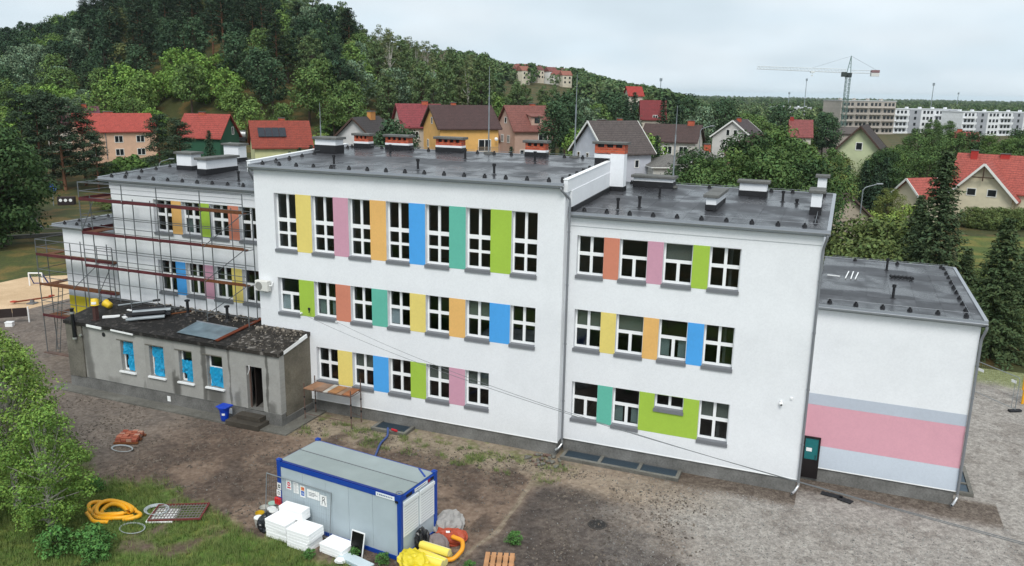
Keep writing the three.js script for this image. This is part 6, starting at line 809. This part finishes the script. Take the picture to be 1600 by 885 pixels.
// --- trees and shrubs among the houses
const town = 'garden trees between the houses';
const G = (k, l) => (col, t, s, o = {}) => single(FAR[k], col, t, s, { label: l, group: town, name: k.startsWith('bush') ? 'shrub' : k.startsWith('pine') ? 'pine_tree' : k === 'spruce' ? 'spruce_tree' : 'broadleaf_tree', cat: k.startsWith('bush') ? 'shrub' : 'tree', ...o });
const gm = G('mid', 'fresh green garden tree among the houses'), gd = G('dark', 'dark green garden tree among the houses'), gs = G('spruce', 'dark conical garden spruce among the houses'), gb = G('bush', 'rounded green garden shrub among the houses'), gl = G('bushLight', 'yellow green garden shrub among the houses'), gg = G('grey', 'grey green garden tree among the houses'), gLight = G('light', 'bright yellow green garden tree among the houses');
gs(468, 122, 0.62); gs(486, 120, 0.68); gs(500, 124, 0.72); gs(522, 121, 0.75); gs(452, 126, 0.5); gd(612, 112, 0.9, { sy: 1.02 }); gd(632, 113, 0.8, { sy: 0.9 }); gd(592, 114, 0.7, { sy: 0.85 }); gs(328, 128, 0.75); gb(380, 120, 0.8); gb(396, 118, 0.9); gb(360, 124, 0.9); gl(500, 160, 0.9); gm(545, 168, 0.9); gm(520, 172, 0.8);
for (const [c, t, s] of [[795, 118, 0.62], [822, 116, 0.66], [838, 114, 0.7], [858, 116, 0.6], [770, 122, 0.5], [872, 118, 0.55]]) gs(c, t, s); for (const [c, t, s] of [[780, 120, 0.7], [808, 114, 0.7], [885, 108, 0.8], [868, 112, 0.8], [905, 98, 0.6], [848, 120, 0.9]]) gb(c, t, s); gd(862, 140, 0.9); gd(878, 150, 1.0); gm(872, 168, 0.95); gg(905, 180, 0.95); gg(885, 175, 0.9); gm(850, 170, 0.9); gg(918, 165, 0.8); gLight(898, 138, 0.8); gm(926, 175, 0.9);
gs(983, 172, 1.05); gs(972, 176, 0.9); gs(1028, 168, 1.0); gs(1050, 172, 1.05); gLight(1002, 128, 1.0); gs(1020, 124, 0.7); gs(978, 84, 0.52, { sy: 0.6 }); gd(940, 190, 1.0); gd(960, 200, 1.0); gd(955, 182, 0.9); gg(1090, 190, 1.0); gLight(1090, 205, 1.1, { sy: 1.25 }); gd(1110, 195, 1.0); gd(1066, 200, 1.1); gd(1125, 200, 1.1); gm(1150, 205, 1.0); gm(1175, 215, 1.1, { sy: 1.0 }); gm(1192, 210, 0.9); gd(1210, 225, 1.2); gm(1228, 240, 0.9); gm(1250, 235, 1.0); gm(1268, 230, 0.9); gd(1280, 228, 1.1); gd(1292, 226, 1.0);
gb(960, 92, 0.9); gl(985, 88, 0.9); gb(1010, 86, 1.0); gl(1030, 84, 0.9); gb(1048, 82, 1.0); gLight(1215, 170, 0.9); gm(1196, 165, 0.9); gs(1222, 160, 0.8);
// near leafy belt behind the right wing
const NEAR = {
  leafy: broadleaf(201, { h: 12, rad: 4.8, low: 0.12, clumps: 58, n: 11500, leaf: 0.27, col: [0.050, 0.084, 0.028], open: 0.2 }), leafy2: broadleaf(202, { h: 11, rad: 4.6, low: 0.1, clumps: 56, n: 11000, leaf: 0.27, col: [0.066, 0.108, 0.032], open: 0.2 }),
  deep: broadleaf(211, { h: 12, rad: 4.8, low: 0.1, clumps: 54, n: 11000, leaf: 0.27, col: [0.030, 0.054, 0.022], open: 0.2 }),
  yellowish: broadleaf(203, { h: 10, rad: 4.2, low: 0.1, clumps: 50, n: 9000, leaf: 0.25, col: [0.09, 0.108, 0.032], open: 0.2 }), bright: broadleaf(204, { h: 7, rad: 3.6, low: 0.05, clumps: 34, n: 5000, leaf: 0.3, col: [0.135, 0.185, 0.045], open: 0.28 }),
  oak: broadleaf(205, { h: 13, rad: 6, low: 0.02, clumps: 64, n: 12000, leaf: 0.36, col: [0.030, 0.054, 0.02], open: 0.2 }), spruce: spruce(206, { h: 13, rad: 3.4, n: 13000, leaf: 0.36, col: [0.042, 0.062, 0.030] }), spruce2: spruce(207, { h: 10, rad: 3.0, n: 12000, leaf: 0.32, col: [0.042, 0.062, 0.027], power: 0.95 }), pine: pine(208, { h: 13, rad: 4.2, low: 0.14, n: 6500, leaf: 0.42, col: [0.032, 0.05, 0.028] }),
  shrub: broadleaf(209, { h: 4, rad: 2.6, low: 0.0, clumps: 30, n: 4200, leaf: 0.24, col: [0.075, 0.10, 0.034], open: 0.28 }), thuja: spruce(210, { h: 4.5, rad: 1.1, n: 2600, leaf: 0.22, low: 0.0, col: [0.045, 0.07, 0.03], power: 0.5 }),
};
const near = (k, col, t, s, label, name = 'broadleaf_tree', o = {}) => single(NEAR[k], col, t, s, { label, name, cat: name === 'shrub' ? 'shrub' : 'tree', ...o });
const belt = 'leafy trees behind the right wing', bl1 = 'big leafy green tree in the belt behind the right wing', bl2 = 'yellowish green tree in the belt behind the right wing';
for (const [k, c, t, s] of [['leafy', 1095, 78, 0.86], ['leafy2', 1140, 80, 0.98], ['leafy', 1185, 76, 0.96], ['leafy2', 1060, 74, 0.7], ['leafy', 1225, 80, 1.0], ['leafy2', 1238, 84, 1.05], ['leafy', 1288, 104, 1.0], ['leafy2', 1388, 126, 0.98], ['leafy', 1440, 118, 0.98], ['leafy2', 1372, 122, 0.98], ['leafy', 1478, 138, 1.1], ['leafy', 1425, 150, 1.1], ['leafy', 1450, 240, 1.35], ['leafy', 1475, 245, 1.3], ['leafy2', 1565, 140, 1.1], ['leafy', 1600, 138, 1.15], ['leafy2', 1535, 150, 1.1], ['leafy', 1400, 135, 0.9], ['deep', 1160, 88, 1.04], ['leafy2', 1205, 98, 1.1], ['deep', 1075, 84, 0.9], ['deep', 1248, 78, 0.9], ['deep', 1372, 120, 0.95], ['deep', 1120, 74, 0.72], ['deep', 1500, 150, 1.1], ['deep', 1585, 150, 1.15], ['deep', 1205, 72, 0.72]]) near(k, c, t, s * (c > 1280 ? (t > 200 ? 0.72 : 0.93) : 1.12), bl1, 'broadleaf_tree', { group: belt });
for (const [c, t, s] of [[1240, 104, 1.15], [1270, 92, 1.05], [1300, 122, 0.95], [1020, 78, 0.55], [1385, 104, 0.62]]) near('yellowish', c, t, s, bl2, 'broadleaf_tree', { group: belt });
for (const [c, t, s] of [[1385, 88, 0.72], [1420, 92, 0.8], [1352, 92, 0.7]]) near('bright', c, t, s, 'bright yellow green bush tree beside the dry grass', 'broadleaf_tree', { group: belt });
gs(1375, 112, 0.8); gs(1318, 112, 0.7); gs(1345, 118, 0.72); gs(1362, 116, 0.68);
near('spruce', 1452, 62, 1.05, 'tall dark spruce rising behind the low hall roof', 'spruce_tree'); near('spruce2', 1555, 54, 0.98, 'broad green spruce at the right beside the low hall', 'spruce_tree'); near('spruce2', 1505, 62, 0.62, 'bushy spruce between the two larger spruces', 'spruce_tree'); near('spruce', 1425, 70, 0.72, 'spruce standing between yellowish shrubs and the tall spruce', 'spruce_tree'); near('spruce2', 1600, 60, 0.75, 'small spruce at the edge of the gravel', 'spruce_tree');
for (const [c, t, s] of [[1330, 66, 1.35], [1365, 66, 1.5], [1395, 64, 1.35], [1345, 74, 1.6], [1318, 60, 1.1], [1380, 72, 1.7], [1410, 62, 1.2], [1440, 58, 0.9]]) near('shrub', c, t, s, 'yellow tinged leafy shrub behind the low hall roof', 'shrub', { group: 'shrubs behind the low hall' });
for (const [c, t, s] of [[1535, 62, 0.9], [1580, 57, 0.75], [1560, 64, 1.1], [1500, 58, 1.0], [1525, 56, 0.75], [1590, 66, 0.8]]) near('shrub', c, t, s, 'dark green shrub in the thicket by the gravel', 'shrub', { group: 'shrubs by the gravel' });
for (let i = 0; i < 9; i++) { const c = 1518 + i * 13; near('shrub', c, 112 - (i % 3), 0.8, 'clipped dark hedge shrub in front of the cream house', 'shrub', { group: 'hedge of the cream house', sy: 0.72 }); }
structure('meadow', (() => { const [a, b] = pol(1500, 104), [c, d] = pol(1700, 104), [e, f] = pol(1700, 74), [g, h] = pol(1500, 74); return poly([[a, b], [c, d], [e, f], [g, h]], -0.72); })(), mat(0xd5e0a0, { map: T.grass, roughness: 1 }));
structure('dry_meadow', (() => { const [a, b] = pol(1328, 104), [c, d] = pol(1366, 104), [e, f] = pol(1372, 88), [g, h] = pol(1322, 88); return poly([[a, b], [c, d], [e, f], [g, h]], -0.55); })(), mat(0xf2d9a0, { map: T.sand, roughness: 1 }));
// left side: great tree, pines, hedge
near('oak', 2, 86, 1.04, 'huge dark leafy tree at the edge of the lawn', 'broadleaf_tree'); near('oak', -45, 84, 1.0, 'dark leafy tree standing next to the huge lawn tree', 'broadleaf_tree'); near('oak', 20, 104, 0.8, 'dark leafy tree behind the huge tree on the lawn', 'broadleaf_tree');
for (const [c, t, s, y] of [[62, 130, 1.1], [98, 128, 1.08], [130, 132, 0.95], [80, 140, 1.1], [250, 128, 0.88], [282, 124, 0.86], [38, 136, 1.1], [150, 128, 0.7]]) near('pine', c, t, s, 'broad dark pine by the street behind the left wing', 'pine_tree', { group: 'pines along the street' });
for (let i = 0; i < 7; i++) near('shrub', 170 + i * 13, 112 + i * 2.2, 0.95, 'bright green clipped hedge shrub behind the left wing', 'shrub', { group: 'hedge along the street', sy: 0.55 });
for (let i = 0; i < 10; i++) single(FAR.bush, 175 + i * 15, 134 + (i % 3) * 3, 1.15, { name: 'shrub', cat: 'shrub', label: 'dark bluish shrub below the pink house', group: 'shrubs below the pink house' });
for (const [c, t, s] of [[10, 96, 0.5], [30, 97, 0.45], [-10, 95, 0.5]]) near('shrub', c, t, s, 'pale grassy bush behind the great tree', 'shrub', { group: 'bushes behind the great tree' });
for (const [c, t] of [[978, 72]]) near('thuja', c, t, 1.0, 'slim dark thuja in front of the lilac house', 'thuja_tree');
// foreground birches, lower left
{
  const b1 = broadleaf(401, { h: 7.2, rad: 2.4, low: 0.25, clumps: 120, n: 15000, leaf: 0.115, col: [0.10, 0.155, 0.034], bark: barkBirch, open: 0.13 }), b2 = broadleaf(402, { h: 6.4, rad: 2.5, low: 0.05, clumps: 110, n: 16000, leaf: 0.115, col: [0.09, 0.15, 0.032], bark: barkBirch, open: 0.14 });
  plant(b1, 'birch_tree', 'young birch with a pale trunk in the corner of the yard', 'tree', -18.6, -0.7, 13.9, 1, 0.4); plant(b2, 'birch_tree', 'leafy birch sapling over the yellow pipe coil', 'tree', -15.7, -0.7, 14.7, 0.84, 2); plant(b1, 'birch_tree', 'birch overhanging the old asphalt near the annex', 'tree', -22.8, -0.7, 11.4, 0.95, 3.1); plant(b2, 'birch_tree', 'thick birch thicket at the corner of the grass', 'tree', -19.2, -0.7, 16.3, 0.95, 4.4);
  const sh = broadleaf(403, { h: 1.3, rad: 0.9, low: 0, clumps: 16, n: 1300, leaf: 0.14, col: [0.05, 0.115, 0.03] }); for (const [x, z, s] of [[-13.2, 15.0, 0.9], [-12.6, 15.4, 0.7], [-14.3, 15.6, 0.9], [1.05, 8.1, 0.42], [-17, 11.5, 0.5], [-4.1, 11.35, 0.32], [-5.6, 12.1, 0.3], [-2.9, 11.3, 0.35], [0.2, 10.4, 0.3]]) plant(sh, 'weed_clump', 'leafy green weed clump growing in the yard', 'weeds', x, -0.72, z, s, x, 'weed clumps in the yard');
}
// grass blades and loose stones of the yard
{
  const r = mulberry(90), blade = []; for (let i = 0; i < 7; i++) { const a = r() * 6.28, l = 0.07 + r() * 0.1, g = new THREE.BufferGeometry(), dx = Math.cos(a), dz = Math.sin(a), o = [(r() - 0.5) * 0.12, (r() - 0.5) * 0.12]; g.setAttribute('position', new THREE.Float32BufferAttribute([o[0] - dz * 0.008, 0, o[1] + dx * 0.008, o[0] + dz * 0.008, 0, o[1] - dx * 0.008, o[0] + dx * l * 0.6, l, o[1] + dz * l * 0.6], 3)); g.computeVertexNormals(); blade.push(g); }
  const tuft = mergeGeometries(blade), m4 = new THREE.Matrix4(), q = new THREE.Quaternion(), up = V(0, 1, 0), col = new THREE.Color(), pts = [];
  for (let i = 0; i < 90000 && pts.length < 26000; i++) { const x = -24 + r() * 29, z = 7 + r() * 12; if (r() < grassiness(x, z) * 0.95) pts.push([x, z]); }
  for (let i = 0; i < 1400; i++) { const x = -13 + r() * 14, z = 0.9 + r() * 2; if (fbm(x * 2.2 + 5, z * 2.2, 3) > 0.52) pts.push([x, z]); }
  const im = new THREE.InstancedMesh(tuft, new THREE.MeshStandardMaterial({ color: 0xffffff, roughness: 0.9, side: THREE.DoubleSide }), pts.length); pts.forEach(([x, z], i) => { const s = 0.6 + r() * 1.1; m4.compose(V(x, yardY(x, z) - 0.01, z), q.setFromAxisAngle(up, r() * 6.28), V(s, s, s)); im.setMatrixAt(i, m4); const k = r(); im.setColorAt(i, col.setRGB(0.085 + k * 0.09, 0.155 + k * 0.06, 0.03 + k * 0.03)); }); im.name = 'yard_grass'; im.userData.kind = 'stuff'; tag(im, 'rough grass growing over the corner of the yard', 'grass'); im.castShadow = im.receiveShadow = true; scene.add(im);
  { const n2 = 9000, cl = new THREE.InstancedMesh(new THREE.IcosahedronGeometry(1, 0), mat(0xffffff, { roughness: 1 }), n2), e2 = new THREE.Euler(); let k2 = 0; while (k2 < n2) { const x = -28 + r() * 36, z = 0.9 + r() * 11; if (fbm(x * 0.8 + 3, z * 0.8, 3) + r() * 0.3 < 0.62 || z > lineAt(grassEdge, x) || (z < 3.5 && x < -13.2)) continue; const s = 0.012 + r() * r() * 0.05; e2.set(r() * 6, r() * 6, r() * 6); m4.compose(V(x, yardY(x, z) + s * 0.15, z), q.setFromEuler(e2), V(s * 1.5, s * 0.7, s * 1.2)); cl.setMatrixAt(k2, m4); const g = 0.05 + r() * 0.1; cl.setColorAt(k2++, col.setRGB(g * 1.2, g, g * 0.82)); } cl.name = 'earth_clods'; cl.userData.kind = 'stuff'; tag(cl, 'brown clods of earth strewn over the trodden yard', 'earth'); cl.castShadow = cl.receiveShadow = true; scene.add(cl); }
  const n = 15000, st = new THREE.InstancedMesh(new THREE.IcosahedronGeometry(1, 0), mat(0xffffff, { roughness: 0.95 }), n), e = new THREE.Euler(); let c = 0;
  while (c < n) { const x = -14 + r() * 38, z = r() < 0.75 ? 0.4 + r() * 10 : -22 + r() * 22; if (z < 0.4 && x < 18.6) continue; const dens = smooth(0, 9, x) * 0.9 + 0.1; if (r() > dens) continue; const s = 0.01 + r() * r() * 0.032; e.set(r() * 6, r() * 6, r() * 6); m4.compose(V(x, yardY(x, z) + s * 0.2, z), q.setFromEuler(e), V(s * 1.3, s * 0.8, s)); st.setMatrixAt(c, m4); const g = (0.1 + r() * 0.16) * (0.8 + 0.6 * smooth(2, 10, x)); st.setColorAt(c++, col.setRGB(g * 1.03, g, g * 0.94)); }
  st.name = 'gravel_stones'; st.userData.kind = 'stuff'; tag(st, 'loose pale stones scattered over the gravel yard', 'gravel'); st.castShadow = st.receiveShadow = true; scene.add(st);
}
renderer.render(scene, camera);
